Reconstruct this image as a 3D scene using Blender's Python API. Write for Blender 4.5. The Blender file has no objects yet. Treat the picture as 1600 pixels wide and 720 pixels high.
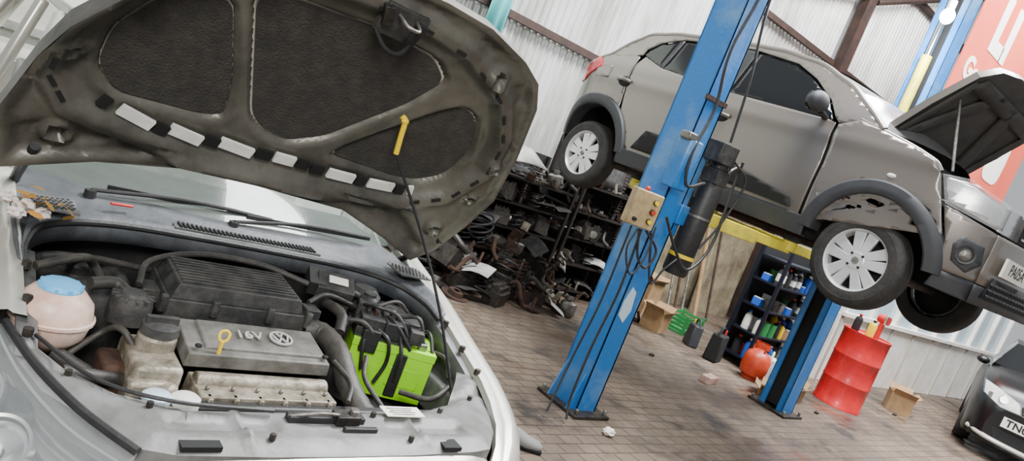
import bpy, bmesh, math, random
from mathutils import Vector, Matrix, Euler
random.seed(7)
sc=bpy.context.scene
COL=sc.collection
PW={}
# ---------------------------------------------------------------- materials
def lin(c):
    o=[]
    for v in c[:3]:
        v=v/255.0
        o.append(v/12.92 if v<=.04045 else ((v+.055)/1.055)**2.4)
    return (o[0],o[1],o[2],1)
def M(name,c,rough=.5,metal=0,c2=None,scale=6,bump=0,bscale=40,alpha=1,emit=0,coat=0,stretch=None,lo=.35,hi=.65):
    m=bpy.data.materials.new(name); m.use_nodes=True; nt=m.node_tree; b=nt.nodes['Principled BSDF']
    b.inputs['Base Color'].default_value=lin(c); b.inputs['Roughness'].default_value=rough; b.inputs['Metallic'].default_value=metal
    if coat: b.inputs['Coat Weight'].default_value=coat; b.inputs['Coat Roughness'].default_value=.12
    if alpha<1: b.inputs['Alpha'].default_value=alpha
    if emit: b.inputs['Emission Color'].default_value=lin(c); b.inputs['Emission Strength'].default_value=emit
    tc=nt.nodes.new('ShaderNodeTexCoord'); mp=nt.nodes.new('ShaderNodeMapping')
    nt.links.new(tc.outputs['Object'],mp.inputs[0])
    if stretch: mp.inputs['Scale'].default_value=stretch
    if c2:
        n=nt.nodes.new('ShaderNodeTexNoise'); n.inputs['Scale'].default_value=scale; n.inputs['Detail'].default_value=6; n.inputs['Roughness'].default_value=.65
        nt.links.new(mp.outputs[0],n.inputs['Vector'])
        cr=nt.nodes.new('ShaderNodeValToRGB'); cr.color_ramp.elements[0].position=lo; cr.color_ramp.elements[1].position=hi
        cr.color_ramp.elements[0].color=lin(c); cr.color_ramp.elements[1].color=lin(c2)
        nt.links.new(n.outputs['Fac'],cr.inputs[0]); nt.links.new(cr.outputs[0],b.inputs['Base Color'])
    if bump:
        n2=nt.nodes.new('ShaderNodeTexNoise'); n2.inputs['Scale'].default_value=bscale; n2.inputs['Detail'].default_value=4
        nt.links.new(tc.outputs['Object'],n2.inputs['Vector'])
        bp=nt.nodes.new('ShaderNodeBump'); bp.inputs['Strength'].default_value=bump; bp.inputs['Distance'].default_value=.01
        nt.links.new(n2.outputs['Fac'],bp.inputs['Height']); nt.links.new(bp.outputs[0],b.inputs['Normal'])
    return m
m_silver=M('silver_paint',(190,188,178),.32,.45,coat=.5)
m_kwid=M('bronze_grey_paint',(122,115,108),.32,.5,coat=.6)
m_blk=M('black_plastic',(24,24,25),.5,0,(40,39,38),9,bump=.2)
m_blk2=M('dusty_black_plastic',(36,36,36),.6,0,(74,72,67),14,bump=.3,lo=.42,hi=.75)
m_clad=M('grey_cladding',(46,48,52),.6,0,(56,57,60),10)
m_dark=M('dark_void',(10,10,10),.8)
m_rub=M('tyre_rubber',(30,29,28),.75,0,(48,45,42),12,bump=.3)
m_rim=M('rim_silver',(208,208,208),.35,.4)
m_glass=M('tinted_glass',(14,16,17),.12,0)
m_red=M('lamp_red',(190,20,35),.2,0,coat=.5)
m_clear=M('clear_lens',(235,238,236),.04,0,alpha=.10)
m_chrome=M('chrome',(215,215,215),.22,1)
m_steel=M('steel',(150,148,142),.4,.8,(95,90,82),14,bump=.3)
m_alu=M('cast_aluminium',(162,154,138),.5,.35,(96,88,73),18,bump=.5)
m_hoodin=M('hood_inner_paint',(106,103,94),.36,.4,(64,62,56),3,bump=.12)
m_pad=M('insulation_felt',(56,53,48),.95,0,(42,40,36),24,bump=.6,bscale=140)
m_white=M('white_plastic',(228,228,222),.5,0,(200,198,190),12)
m_res=M('reservoir_plastic',(232,206,192),.4,0,(200,160,140),9)
m_blue=M('cap_blue',(90,175,225),.4)
m_lime=M('battery_lime',(156,230,20),.38,0,(138,210,16),5)
m_yel=M('yellow_plastic',(225,190,20),.45)
m_lift=M('lift_blue_paint',(34,108,178),.42,.1,(112,150,176),2.4,bump=.15,lo=.48,hi=.8)
m_lifty=M('lift_yellow_paint',(214,198,50),.5,0,(150,138,70),6,lo=.42,hi=.72)
m_slam=M('dusty_grey_panel',(120,121,119),.5,.1,(84,84,80),5,bump=.15)
m_bay=M('bay_grey_metal',(112,113,112),.5,.15,(70,70,68),6,bump=.2)
m_beige=M('beige_box',(176,154,112),.6,0,(128,108,76),9)
m_drum=M('drum_red',(215,30,34),.38,0,(178,24,28),6,coat=.3)
m_rust=M('rusty_metal',(76,52,38),.8,.3,(38,31,28),14,bump=.5)
m_grm=M('greasy_metal',(34,32,30),.5,.5,(70,64,58),16,bump=.5)
m_card=M('cardboard',(160,128,90),.85,0,(132,104,72),8)
m_rackb=M('rack_dark_blue',(16,21,34),.5,.3)
m_rackg=M('rack_dark_metal',(24,22,21),.6,.4,(44,36,30),12)
m_orange=M('gas_orange',(200,66,30),.4,0,(160,48,26),8)
m_green=M('crate_green',(36,120,60),.5)
m_red2=M('tool_red',(180,34,30),.45)
m_bluep=M('bottle_blue',(30,80,170),.4)
m_bcar=M('black_car_paint',(7,7,8),.3,.0)
m_beam=M('beam_brown',(66,46,38),.65,.3,(44,33,30),6)
m_teal=M('teal_cloth',(90,186,186),.8)
m_ban=M('banner_red',(212,78,56),.6,0,(220,104,80),.8)
m_label=M('label_paper',(225,222,210),.7)
m_leaf=M('dry_leaf',(205,150,60),.8,0,(170,120,60),20)
m_tissue=M('tissue',(226,214,206),.9)
m_wind=M('windscreen_glass',(110,124,116),.04,0,alpha=.38,coat=1)
m_dash=M('dashboard',(84,85,80),.8,0,(52,52,50),3)
m_hose=M('rubber_hose',(38,37,36),.55,0,(64,60,54),18,bump=.3)
m_skirt=M('plaster_grimy',(150,140,112),.85,0,(92,80,64),3,bump=.3)
m_panelw=M('partition_white',(244,241,234),.6,0,(220,214,202),3)
m_winb=M('window_pane_pale',(180,200,212),.15)
m_seam=M('partition_seam',(170,160,150),.7)
m_brick=M('brick',(206,176,164),.9,0,(160,110,92),12,bump=.5)
m_cover=M('engine_cover_grey',(118,116,110),.55,0,(74,71,65),10,bump=.3)
m_under=M('bonnet_underside_grey',(66,63,58),.7,0,(46,44,42),6)
m_foam=M('loose_pale_panel',(190,190,186),.6,0,(130,128,120),4)
m_ltr=M('raised_letter_silver',(190,188,182),.45,.2)
# ---------------------------------------------------------------- mesh builder
def catmull(pts,k=6):
    P=[Vector(p) for p in pts]
    if len(P)<3: return P
    Q=[P[0]*2-P[1]]+P+[P[-1]*2-P[-2]]; out=[]
    for i in range(1,len(Q)-2):
        a,b,c,d=Q[i-1],Q[i],Q[i+1],Q[i+2]
        for j in range(k):
            t=j/k
            out.append(.5*((2*b)+(c-a)*t+(2*a-5*b+4*c-d)*t*t+(3*b-a-3*c+d)*t**3))
    out.append(P[-1]); return out
def frame(d):
    d=d.normalized(); a=Vector((0,0,1)) if abs(d.z)<.9 else Vector((1,0,0))
    x=d.cross(a).normalized(); return x,d.cross(x).normalized()
class MB:
    def __init__(s): s.v=[];s.f=[];s.m=[]
    def add(s,vs,fs,mat):
        b=len(s.v); s.v+=[tuple(v) for v in vs]; s.f+=[tuple(i+b for i in f) for f in fs]; s.m+=[mat]*len(fs); return s
    def box(s,c,sz,mat,rot=(0,0,0),tx=1,ty=1):
        R=Euler(rot).to_matrix(); c=Vector(c); vs=[]
        for z in(-.5,.5):
            kx=tx if z>0 else 1; ky=ty if z>0 else 1
            for x,y in((-.5,-.5),(.5,-.5),(.5,.5),(-.5,.5)):
                vs.append(c+R@Vector((x*sz[0]*kx,y*sz[1]*ky,z*sz[2])))
        return s.add(vs,[(3,2,1,0),(4,5,6,7),(0,1,5,4),(1,2,6,5),(2,3,7,6),(3,0,4,7)],mat)
    def cyl(s,p0,p1,r0,mat,r1=None,n=16,cap=True):
        p0=Vector(p0);p1=Vector(p1); r1=r0 if r1 is None else r1; x,y=frame(p1-p0); vs=[]
        for p,r in((p0,r0),(p1,r1)):
            for i in range(n):
                a=2*math.pi*i/n; vs.append(p+x*math.cos(a)*r+y*math.sin(a)*r)
        fs=[(i,(i+1)%n,n+(i+1)%n,n+i) for i in range(n)]
        if cap: fs+=[tuple(range(n-1,-1,-1)),tuple(range(n,2*n))]
        return s.add(vs,fs,mat)
    def lathe(s,prof,c,mat,axis=(0,0,1),n=24,sx=1,sy=1):
        c=Vector(c); ax=Vector(axis).normalized(); x,y=frame(ax); vs=[];fs=[]
        for r,h in prof:
            for i in range(n):
                a=2*math.pi*i/n; vs.append(c+ax*h+x*math.cos(a)*r*sx+y*math.sin(a)*r*sy)
        k=len(prof)
        for j in range(k-1):
            for i in range(n): fs.append((j*n+i,j*n+(i+1)%n,(j+1)*n+(i+1)%n,(j+1)*n+i))
        return s.add(vs,fs,mat)
    def tube(s,pts,r,mat,n=8,k=6,rib=0):
        P=catmull(pts,k); vs=[];fs=[]; px=None
        for j,p in enumerate(P):
            d=(P[min(j+1,len(P)-1)]-P[max(j-1,0)])
            if d.length<1e-9: d=Vector((0,0,1))
            d.normalize()
            if px is None: x,y=frame(d)
            else:
                x=(px-d*px.dot(d)); x=x.normalized() if x.length>1e-6 else frame(d)[0]; y=d.cross(x)
            px=x; rr=r*(1+(rib if j%2 else 0))
            for i in range(n):
                a=2*math.pi*i/n; vs.append(p+x*math.cos(a)*rr+y*math.sin(a)*rr)
        m=len(P)
        for j in range(m-1):
            for i in range(n): fs.append((j*n+i,j*n+(i+1)%n,(j+1)*n+(i+1)%n,(j+1)*n+i))
        fs+=[tuple(range(n-1,-1,-1)),tuple(range((m-1)*n,m*n))]
        return s.add(vs,fs,mat)
    def ball(s,c,r,mat,n=16,m=10):
        if not hasattr(r,'__len__'): r=(r,r,r)
        vs=[];fs=[]
        for j in range(m+1):
            t=math.pi*j/m
            for i in range(n):
                a=2*math.pi*i/n; vs.append((c[0]+r[0]*math.sin(t)*math.cos(a),c[1]+r[1]*math.sin(t)*math.sin(a),c[2]+r[2]*math.cos(t)))
        for j in range(m):
            for i in range(n): fs.append((j*n+i,(j+1)*n+i,(j+1)*n+(i+1)%n,j*n+(i+1)%n))
        return s.add(vs,fs,mat)
    def prism(s,poly,fn,h,mat):
        n=len(poly); vs=[fn(a,b,0) for a,b in poly]+[fn(a,b,h) for a,b in poly]
        return s.add(vs,[tuple(range(n-1,-1,-1)),tuple(range(n,2*n))]+[(i,(i+1)%n,n+(i+1)%n,n+i) for i in range(n)],mat)
    def grid(s,rows,mat):
        n=len(rows[0]); vs=[p for r in rows for p in r]; fs=[]
        for j in range(len(rows)-1):
            for i in range(n-1): fs.append((j*n+i,j*n+i+1,(j+1)*n+i+1,(j+1)*n+i))
        return s.add(vs,fs,mat)
    def panel(s,poly,fn,mat,step=.1,step2=None):
        bm=bmesh.new(); f=bm.faces.new([bm.verts.new((a,b,0)) for a,b in poly]); bmesh.ops.triangulate(bm,faces=[f])
        A=[p[0] for p in poly]; B=[p[1] for p in poly]
        for lo,hi,no,st in((min(A),max(A),(1,0,0),step),(min(B),max(B),(0,1,0),step2 or step)):
            k=math.floor(lo/st)+1
            while k*st<hi-1e-4:
                co=Vector(no)*(k*st)
                bmesh.ops.bisect_plane(bm,geom=bm.verts[:]+bm.edges[:]+bm.faces[:],dist=1e-5,plane_co=co,plane_no=no); k+=1
        bmesh.ops.remove_doubles(bm,verts=bm.verts[:],dist=1e-5)
        bm.verts.index_update()
        vs=[fn(v.co.x,v.co.y) for v in bm.verts]; fs=[tuple(v.index for v in f.verts) for f in bm.faces]; bm.free()
        return s.add(vs,fs,mat)
    def obj(s,name,parent=None,local=False,bevel=0,solid=0,smooth=35,label=None):
        me=bpy.data.meshes.new(name)
        me.from_pydata(s.v,[],s.f)
        ml=[]
        for mm in s.m:
            if mm not in ml: ml.append(mm)
        for mm in ml: me.materials.append(mm)
        for i,p in enumerate(me.polygons): p.material_index=ml.index(s.m[i]); p.use_smooth=True
        me.update(); me.validate()
        bm=bmesh.new(); bm.from_mesh(me); bmesh.ops.recalc_face_normals(bm,faces=bm.faces[:]); bm.to_mesh(me); bm.free()
        me.set_sharp_from_angle(angle=math.radians(smooth))
        o=bpy.data.objects.new(name,me); COL.objects.link(o)
        if solid: md=o.modifiers.new('s','SOLIDIFY'); md.thickness=solid; md.offset=0
        if bevel:
            md=o.modifiers.new('b','BEVEL'); md.width=bevel; md.segments=2; md.limit_method='ANGLE'; md.angle_limit=math.radians(40)
        W=Matrix.Identity(4)
        if parent is not None:
            o.parent=parent
            if local: W=PW[parent]@W
            else: o.matrix_parent_inverse=PW[parent].inverted()
        PW[o]=W
        if label: o['label']=label
        return o
def tag(o,label,cat,group=None):
    o['label']=label; o['category']=cat
    if group: o['group']=group
    return o
def thing(name,label,cat,loc=(0,0,0),rz=0):
    o=bpy.data.objects.new(name,None); o.empty_display_size=.1; COL.objects.link(o); o.location=loc; o.rotation_euler=(0,0,rz)
    PW[o]=Matrix.Translation(loc)@Matrix.Rotation(rz,4,'Z'); return tag(o,label,cat)
def struct(o): o['kind']='structure'; return o
def text(body,size,mat,name,parent,mtx,ext=.002,label=None,local=False,off=.02):
    c=bpy.data.curves.new('t','FONT'); c.body=body; c.size=size; c.extrude=ext; c.offset=size*off; c.align_x='CENTER'; c.align_y='CENTER'
    o=bpy.data.objects.new('t',c); COL.objects.link(o); dg=bpy.context.evaluated_depsgraph_get(); dg.update()
    me=bpy.data.meshes.new_from_object(o.evaluated_get(dg)); bpy.data.objects.remove(o); me.materials.clear(); me.materials.append(mat)
    me.transform(mtx); q=bpy.data.objects.new(name,me); COL.objects.link(q); q.parent=parent
    if not local: q.matrix_parent_inverse=PW[parent].inverted()
    PW[q]=Matrix.Identity(4)
    if label: q['label']=label
    return q
def basis(o,x,y):
    x=Vector(x).normalized(); y=Vector(y).normalized(); z=x.cross(y)
    return Matrix.Translation(o)@Matrix((x,y,z)).transposed().to_4x4()
def arc(cy,cz,r,a0,a1,n=18):
    return [(cy+r*math.cos(math.radians(a0+(a1-a0)*i/n)),cz+r*math.sin(math.radians(a0+(a1-a0)*i/n))) for i in range(n+1)]
def copyt(o,loc,rot=(0,0,0),scale=None):
    c=o.copy(); COL.objects.link(c); c.location=loc; c.rotation_euler=rot
    if scale: c.scale=(scale,)*3
    for ch in o.children:
        d=ch.copy(); COL.objects.link(d); d.parent=c
    return c
# ================================================================= SETTING
def node_floor():
    m=bpy.data.materials.new('oily_paver_floor'); m.use_nodes=True; nt=m.node_tree; b=nt.nodes['Principled BSDF']
    tc=nt.nodes.new('ShaderNodeTexCoord')
    br=nt.nodes.new('ShaderNodeTexBrick'); br.inputs['Scale'].default_value=1; br.inputs['Brick Width'].default_value=.16; br.inputs['Row Height'].default_value=.10; br.inputs['Mortar Size'].default_value=.007; br.inputs['Mortar Smooth'].default_value=.5
    br.inputs['Color1'].default_value=lin((114,98,82)); br.inputs['Color2'].default_value=lin((96,82,68)); br.inputs['Mortar'].default_value=lin((58,48,40))
    nt.links.new(tc.outputs['Object'],br.inputs[0])
    def noise(sc_,d=6):
        n=nt.nodes.new('ShaderNodeTexNoise'); n.inputs['Scale'].default_value=sc_; n.inputs['Detail'].default_value=d; n.inputs['Roughness'].default_value=.62; nt.links.new(tc.outputs['Object'],n.inputs['Vector']); return n
    prev=br.outputs['Color']
    for s_,col,lo,hi,k in((.8,(62,51,43),.42,.62,.7),(2.2,(30,25,21),.52,.66,.88),(5,(134,118,100),.57,.76,.35),(14,(48,40,35),.58,.78,.5)):
        n=noise(s_); cr=nt.nodes.new('ShaderNodeValToRGB'); cr.color_ramp.elements[0].position=lo; cr.color_ramp.elements[1].position=hi; cr.color_ramp.elements[1].color=(k,k,k,1)
        nt.links.new(n.outputs['Fac'],cr.inputs[0]); mx=nt.nodes.new('ShaderNodeMixRGB'); mx.inputs[2].default_value=lin(col)
        nt.links.new(cr.outputs[0],mx.inputs[0]); nt.links.new(prev,mx.inputs[1]); prev=mx.outputs[0]
    nt.links.new(prev,b.inputs['Base Color'])
    n=noise(1.3); cr=nt.nodes.new('ShaderNodeValToRGB'); cr.color_ramp.elements[0].color=(.28,.28,.28,1); cr.color_ramp.elements[1].color=(.8,.8,.8,1); cr.color_ramp.elements[0].position=.36; cr.color_ramp.elements[1].position=.56
    nt.links.new(n.outputs['Fac'],cr.inputs[0]); nt.links.new(cr.outputs[0],b.inputs['Roughness'])
    bp=nt.nodes.new('ShaderNodeBump'); bp.inputs['Strength'].default_value=.35; bp.inputs['Distance'].default_value=.008
    nt.links.new(br.outputs['Fac'],bp.inputs['Height']); bp.invert=True; nt.links.new(bp.outputs[0],b.inputs['Normal'])
    return m
struct(MB().box((8,3,-.05),(26,14,.1),node_floor()).obj('floor'))
m_corr=M('corrugated_sheet',(200,202,198),.45,.3,(118,112,102),2.2,stretch=(1.6,1,.25),lo=.42,hi=.76)
def corr(x0,x1,z0,z1,y,name):
    mb=MB(); n=int((x1-x0)/.0125); r0=[];r1=[]
    for i in range(n+1):
        x=x0+(x1-x0)*i/n; d=.020*math.sin(2*math.pi*x/.10); r0.append((x,y+d,z0)); r1.append((x,y+d,z1))
    return struct(mb.grid([r0,r1],m_corr).obj(name,smooth=80))
corr(3.6,19,0,8.2,6.62,'wall_back')
struct(MB().box((1.2,6.7,2.5),(4.8,.1,5),M('pale_wall',(222,228,218),.7,0,(200,206,196),2)).obj('wall_back_plaster'))
struct(MB().box((9.6,6.52,.85),(3.9,.1,1.7),m_skirt).obj('wall_lower_plaster'))
for z in (2.67,4.3,6.0):
    struct(MB().box((11.2,6.53,z),(15.2,.07,.08),m_beam).obj('trim_rail'))
struct(MB().box((10.75,6.44,4.1),(.22,.14,8.2),m_beam).obj('trim_column'))
struct(MB().cyl((10.9,6.4,5.4),(14.8,6.4,7.1),.05,m_beam,n=8).obj('trim_brace'))
struct(MB().cyl((5.9,6.45,3.9),(10.7,6.45,5.4),.05,m_beam,n=8).obj('trim_brace'))
pt=MB(); pt.box((13.6,4.2,.46),(8.6,.1,.92),m_panelw)
pt.box((13.6,4.2,2.65),(8.6,.1,.8),m_panelw)
for x in (9.35,10.15,10.95,11.75,12.55,13.35,14.15,14.95,15.75): pt.box((x,4.185,1.6),(.08,.12,1.4),m_panelw); pt.box((x,4.14,.46),(.03,.03,.92),m_seam)
pt.box((13.6,4.13,.93),(8.6,.06,.06),m_panelw)
struct(pt.obj('wall_partition',bevel=.006))
for i in range(8):
    struct(MB().box((9.75+i*.8,4.2,1.59),(.72,.02,1.3),m_winb).obj('window_%d'%(i+1)))
# ================================================================= HATCHBACK ON LIFT
KX,KY=5.32,2.095
FN=.60
def kw(y,z):
    i=0
    if z<2.05: i+=.04*((2.05-z)/.4)**2
    i+=.42*.022*math.log(1+math.exp(min(40,(z-2.40)/.022)))
    if y<.0: i+=.20*(min(1.15,(-y)/FN))**2.8
    if y>2.7: i+=.18*((y-2.7)/.4)**2
    i-=.012*math.exp(-((z-2.29)/.045)**2)
    return .80-i
def kside(s,off=0): return lambda y,z:(KX-s*(kw(y,z)+off),KY+y,z)
KW=thing('hatchback_car','bronze-grey hatchback with its bonnet open, raised on the two-post lift','car',(KX,KY+1.3,1.3))
prof=[(.17,2.41),(.28,2.49),(.52,2.645),(.82,2.765),(1.15,2.815),(1.48,2.82),(1.85,2.81),(2.18,2.795),(2.45,2.745),(2.60,2.63),(2.72,2.49),(2.93,2.39)]
def dens(P,k=5):
    o=[]
    for a,b in zip(P,P[1:]):
        for j in range(k): o.append((a[0]+(b[0]-a[0])*j/k,a[1]+(b[1]-a[1])*j/k))
    return o+[P[-1]]
def kpart(name,polys,mat,off=0,label=None,thick=.012):
    for s in (1,-1):
        for p in polys: MB().panel(p,kside(s,off),mat,.06,.025).obj(name,KW,solid=thick,smooth=50,label=label)
AF=(0,1.66); AR=(2.59,1.68); ro=.44
kpart('front_fender',[[(.452,1.74),(.44,2.1),(.455,2.37),(.33,2.43),(.17,2.40),(-.05,2.35),(-.20,2.30),(-.25,2.24),(-.31,2.09),(-.38,1.92)]+arc(*AF,ro,147,10)],m_kwid)
kpart('front_door',[[(.475,1.74),(.462,2.1),(.478,2.375),(.53,2.385),(1.425,2.405),(1.425,1.74)]],m_kwid)
kpart('rear_door',[[(1.443,1.74),(1.443,2.405),(2.10,2.465),(2.33,2.53),(2.37,2.45),(2.35,2.2),(2.315,2.03)]+arc(*AR,ro+.005,129,172)],m_kwid)
kpart('rear_quarter',[arc(*AR,ro+.005,122,16)+[(3.06,1.80),(3.08,1.98),(3.0,2.17),(2.93,2.38),(2.71,2.48),(2.46,2.525),(2.39,2.52),(2.385,2.45),(2.365,2.2)]],m_kwid)
kpart('door_gap_dark_backing',[[(.46,1.76),(.46,2.36),(2.40,2.48),(2.36,2.2),(2.05,1.78)]],m_dark,-.035)  # added dark sheet behind the doors, stands in for shade in the gaps
kpart('roof_side',[dens(prof,3)+[(2.70,2.47),(2.46,2.52),(2.385,2.54),(2.38,2.60),(2.28,2.685),(2.09,2.75),(1.75,2.775),(1.4,2.78),(1.0,2.735),(.80,2.65),(.60,2.52),(.50,2.41),(.46,2.38),(.33,2.42)]],m_kwid,-.003)
for s in(1,-1):
    MB().tube([(KX-s*(kw(y,z)-.008),KY+y,z-.002) for y,z in dens(prof,2)],.021,m_kwid,10,3).obj('roof_rail',KW,smooth=60)
    MB().tube([(KX-s*(kw(y,z)-.010),KY+y,z-.004) for y,z in ((.34,2.44),(.17,2.405),(.05,2.378),(-.05,2.352),(-.13,2.327),(-.20,2.30),(-.24,2.26))],.016,m_kwid,10,3).obj('fender_edge',KW,smooth=60)
kpart('side_window',[[(.51,2.39),(.61,2.51),(.80,2.635),(1.01,2.72),(1.38,2.77),(1.38,2.405)]],m_glass,-.014,'dark tinted door glass')
kpart('side_window',[[(1.48,2.41),(1.48,2.77),(1.75,2.765),(2.08,2.74),(2.10,2.465)]],m_glass,-.014)
kpart('side_window',[[(2.13,2.47),(2.11,2.73),(2.27,2.68),(2.37,2.60),(2.37,2.545)]],m_glass,-.014)
kpart('window_pillar',[[(1.375,2.405),(1.375,2.77),(1.485,2.77),(1.485,2.41)],[(2.095,2.465),(2.075,2.745),(2.115,2.74),(2.135,2.475)]],m_blk,-.008)
for cy,cz,r0,r1 in((AF[0],AF[1],.355,.450),(AR[0],AR[1],.36,.455)):
    for s in(1,-1):
        rows=[]
        for i in range(49):
            a=math.radians(4+(172)*i/48); row=[]
            for rr_,of in((r0,-.10),(r0,.018),(r0+.012,.030),((r0+r1)/2,.032),(r1-.012,.030),(r1,.016),(r1,-.004)):
                y=cy+rr_*math.cos(a); z=cz+rr_*math.sin(a); row.append((KX-s*(kw(y,z)+of),KY+y,z))
            rows.append(row)
        MB().grid(rows,m_clad).obj('wheel_arch_trim',KW,smooth=45,label='dark grey plastic arch trim')
kpart('sill_trim',[[(.40,1.62),(.40,1.745),(2.2,1.755),(2.2,1.63)]],m_clad,.012,thick=.02)
kpart('door_moulding',[[(.54,1.77),(.57,1.83),(1.20,1.94),(1.41,1.95),(1.41,1.78)],[(1.46,1.78),(1.46,1.95),(1.95,1.95),(2.06,1.78)]],m_dark,.018,'black lower door trim',.02)
kpart('bumper_corner',[[(-.40,1.73),(-.405,1.89),(-.33,2.08),(-.40,2.07),(-FN,2.02),(-FN,1.73)]],m_kwid,.002)
kpart('bumper_lower',[[(-.39,1.62),(-.42,1.725),(-FN,1.725),(-FN+.01,1.61)]],m_clad,.006)
kpart('rear_bumper_lower',[[(3.03,1.79),(3.07,1.78),(3.02,1.62),(2.99,1.63)]],m_clad,.006)
kpart('headlamp',[[(-.26,2.245),(-.33,2.09),(-FN,2.04),(-FN,2.19),(-.40,2.26)]],m_clear,.006,'clear headlamp lens')
kpart('headlamp_reflector',[[(-.27,2.235),(-.33,2.11),(-FN,2.05),(-FN,2.17),(-.40,2.24)]],m_chrome,-.02)
kpart('tail_lamp',[[(2.72,2.37),(2.80,2.445),(2.93,2.40),(3.01,2.20),(2.93,2.22)]],m_red,.010,'red tail lamp')
kpart('fog_lamp_surround',[[(-.462,1.80),(-.445,1.89),(-.475,1.95),(-.575,1.93),(-.59,1.83),(-.54,1.76)]],m_clad,.010)
kpart('fuel_lid',[[(2.60,2.28),(2.60,2.38),(2.62,2.40),(2.76,2.39),(2.77,2.37),(2.76,2.27)]],m_kwid,.008)
for s in (1,-1):
    for y,z in((2.39,2.285),(1.34,2.225)):
        x=KX-s*(kw(y,z)+.012); mb=MB(); mb.ball((x-s*-.008,KY+y,z),(.012,.075,.045),m_dark); mb.tube([(x,KY+y-.075,z+.005),(x-s*.03,KY+y-.03,z+.01),(x-s*.03,KY+y+.03,z+.01),(x,KY+y+.075,z+.005)],.016,m_kwid,8)
        mb.obj('door_handle',KW)
    x=KX-s*kw(.60,2.40); mb=MB(); mb.tube([(x,KY+.56,2.39),(x-s*.08,KY+.57,2.41)],.022,m_blk); mb.ball((x-s*.13,KY+.58,2.46),(.095,.06,.07),m_clad); mb.lathe([(0,.0),(.06,.0),(.065,-.02)],(x-s*.135,KY+.635,2.46),m_glass,(0,1,0),20)
    mb.obj('wing_mirror',KW)
    x=KX-s*(kw(-.515,1.855)+.016); mb=MB(); ax=(-s*.88,-.47,0); mb.lathe([(.05,-.01),(.054,.013),(.043,.011),(.04,-.005)],(x,KY-.515,1.855),m_blk,ax); mb.lathe([(0,.006),(.03,.004),(.042,-.004)],(x,KY-.515,1.855),m_steel,ax); mb.obj('fog_lamp',KW)
    MB().ball((KX-s*(kw(.03,2.11)+.004),KY+.0,2.15),(.01,.03,.014),m_white).obj('side_indicator',KW)
def krow(y,z,crown,fy,n=14,ins=.003):
    w=kw(y,z)-ins; return [(KX+w*t,KY+y+fy*(1-t*t),z+crown*(1-t*t)) for t in [(-1+2*i/n) for i in range(n+1)]]
MB().grid([krow(y,z,.045,0 if y>1.2 else -.03*(1.2-y)/.4,ins=.012) for y,z in dens(prof[3:9])],m_kwid).obj('roof_panel',KW,smooth=60)
m_ws=M('painted_reflection_windscreen',(120,122,120),.15,.2)  # pale grey base colour stands in for the reflection on the glass
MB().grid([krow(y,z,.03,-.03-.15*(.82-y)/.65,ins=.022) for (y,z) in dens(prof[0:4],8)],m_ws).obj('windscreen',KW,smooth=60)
MB().grid([krow(y,z,.02,.03,ins=.02) for y,z in dens(prof[8:12])],m_glass).obj('rear_window',KW,smooth=60)
MB().grid([krow(y,z,0,.06) for y,z in ((2.93,2.39),(3.0,2.17),(3.08,1.98),(3.06,1.8),(3.0,1.62))],m_kwid).obj('tailgate',KW,smooth=60)
def kf(off=0):
    return lambda u,z:(KX+u,KY-FN-.05+.05*(abs(u)/.60)**2.5-off,z)
mb=MB(); mb.panel([(-.60,1.73),(.60,1.73),(.60,2.02),(-.60,2.02)],kf(),m_kwid); mb.obj('front_bumper',KW,solid=.012)
mb=MB(); mb.panel([(-.60,1.61),(.60,1.61),(.60,1.72),(-.60,1.72)],kf(.0),m_clad); mb.panel([(-.52,1.66),(.52,1.66),(.46,1.79),(-.46,1.79)],kf(.012),m_dark)
for i in range(17):
    for j in range(3): mb.panel([(-.49+i*.058,1.675+j*.035),(-.45+i*.058,1.675+j*.035),(-.45+i*.058,1.69+j*.035),(-.49+i*.058,1.69+j*.035)],kf(.022),m_clad)
mb.obj('lower_grille',KW,solid=.01)
mb=MB(); mb.panel([(-.40,2.03),(.40,2.03),(.40,2.20),(-.40,2.20)],kf(.004),m_dark)
for i in range(3): mb.panel([(-.39,2.05+i*.05),(.39,2.05+i*.05),(.39,2.062+i*.05),(-.39,2.062+i*.05)],kf(.018),m_chrome)
mb.prism([(-.045,2.12),(0,2.06),(.045,2.12),(0,2.18)],lambda u,z,t:(KX+u,KY-FN-.07-t,z),.012,m_chrome)
mb.prism([(-.02,2.12),(0,2.09),(.02,2.12),(0,2.15)],lambda u,z,t:(KX+u,KY-FN-.082-t,z),.004,m_dark)
mb.obj('front_grille',KW)
for s in(1,-1):
    a,b=(.40,.60) if s<0 else (-.60,-.40)
    MB().panel([(a,2.03),(b,2.03),(b,2.19),(a,2.19)],kf(.006),m_clear).obj('headlamp',KW); MB().panel([(a,2.04),(b,2.04),(b,2.18),(a,2.18)],kf(-.02),m_chrome).obj('headlamp_reflector',KW)
mb=MB(); mb.box((KX-.30,KY-FN-.075,1.865),(.46,.015,.11),m_label); pl=mb.obj('number_plate',KW)
text('PA05A',.10,m_dark,'plate_lettering',pl,basis((KX-.30,KY-FN-.084,1.865),(1,0,0),(0,0,1)),ext=.0005,off=0)
mb=MB(); mb.box((KX,KY+1.3,1.70),(1.36,1.62,.16),m_blk); mb.box((KX,KY-.12,1.75),(.78,.75,.22),m_blk); mb.box((KX,KY+2.62,1.76),(.78,.8,.24),m_blk); mb.tube([(KX+.1,KY+.3,1.6),(KX+.1,KY+1.5,1.59),(KX+.2,KY+2.7,1.60)],.035,m_rust); mb.cyl((KX-.62,KY,1.60),(KX+.62,KY,1.60),.035,m_grm); mb.cyl((KX-.62,KY+2.59,1.62),(KX+.62,KY+2.59,1.62),.05,m_grm)
mb.obj('underbody',KW,bevel=.01)
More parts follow.
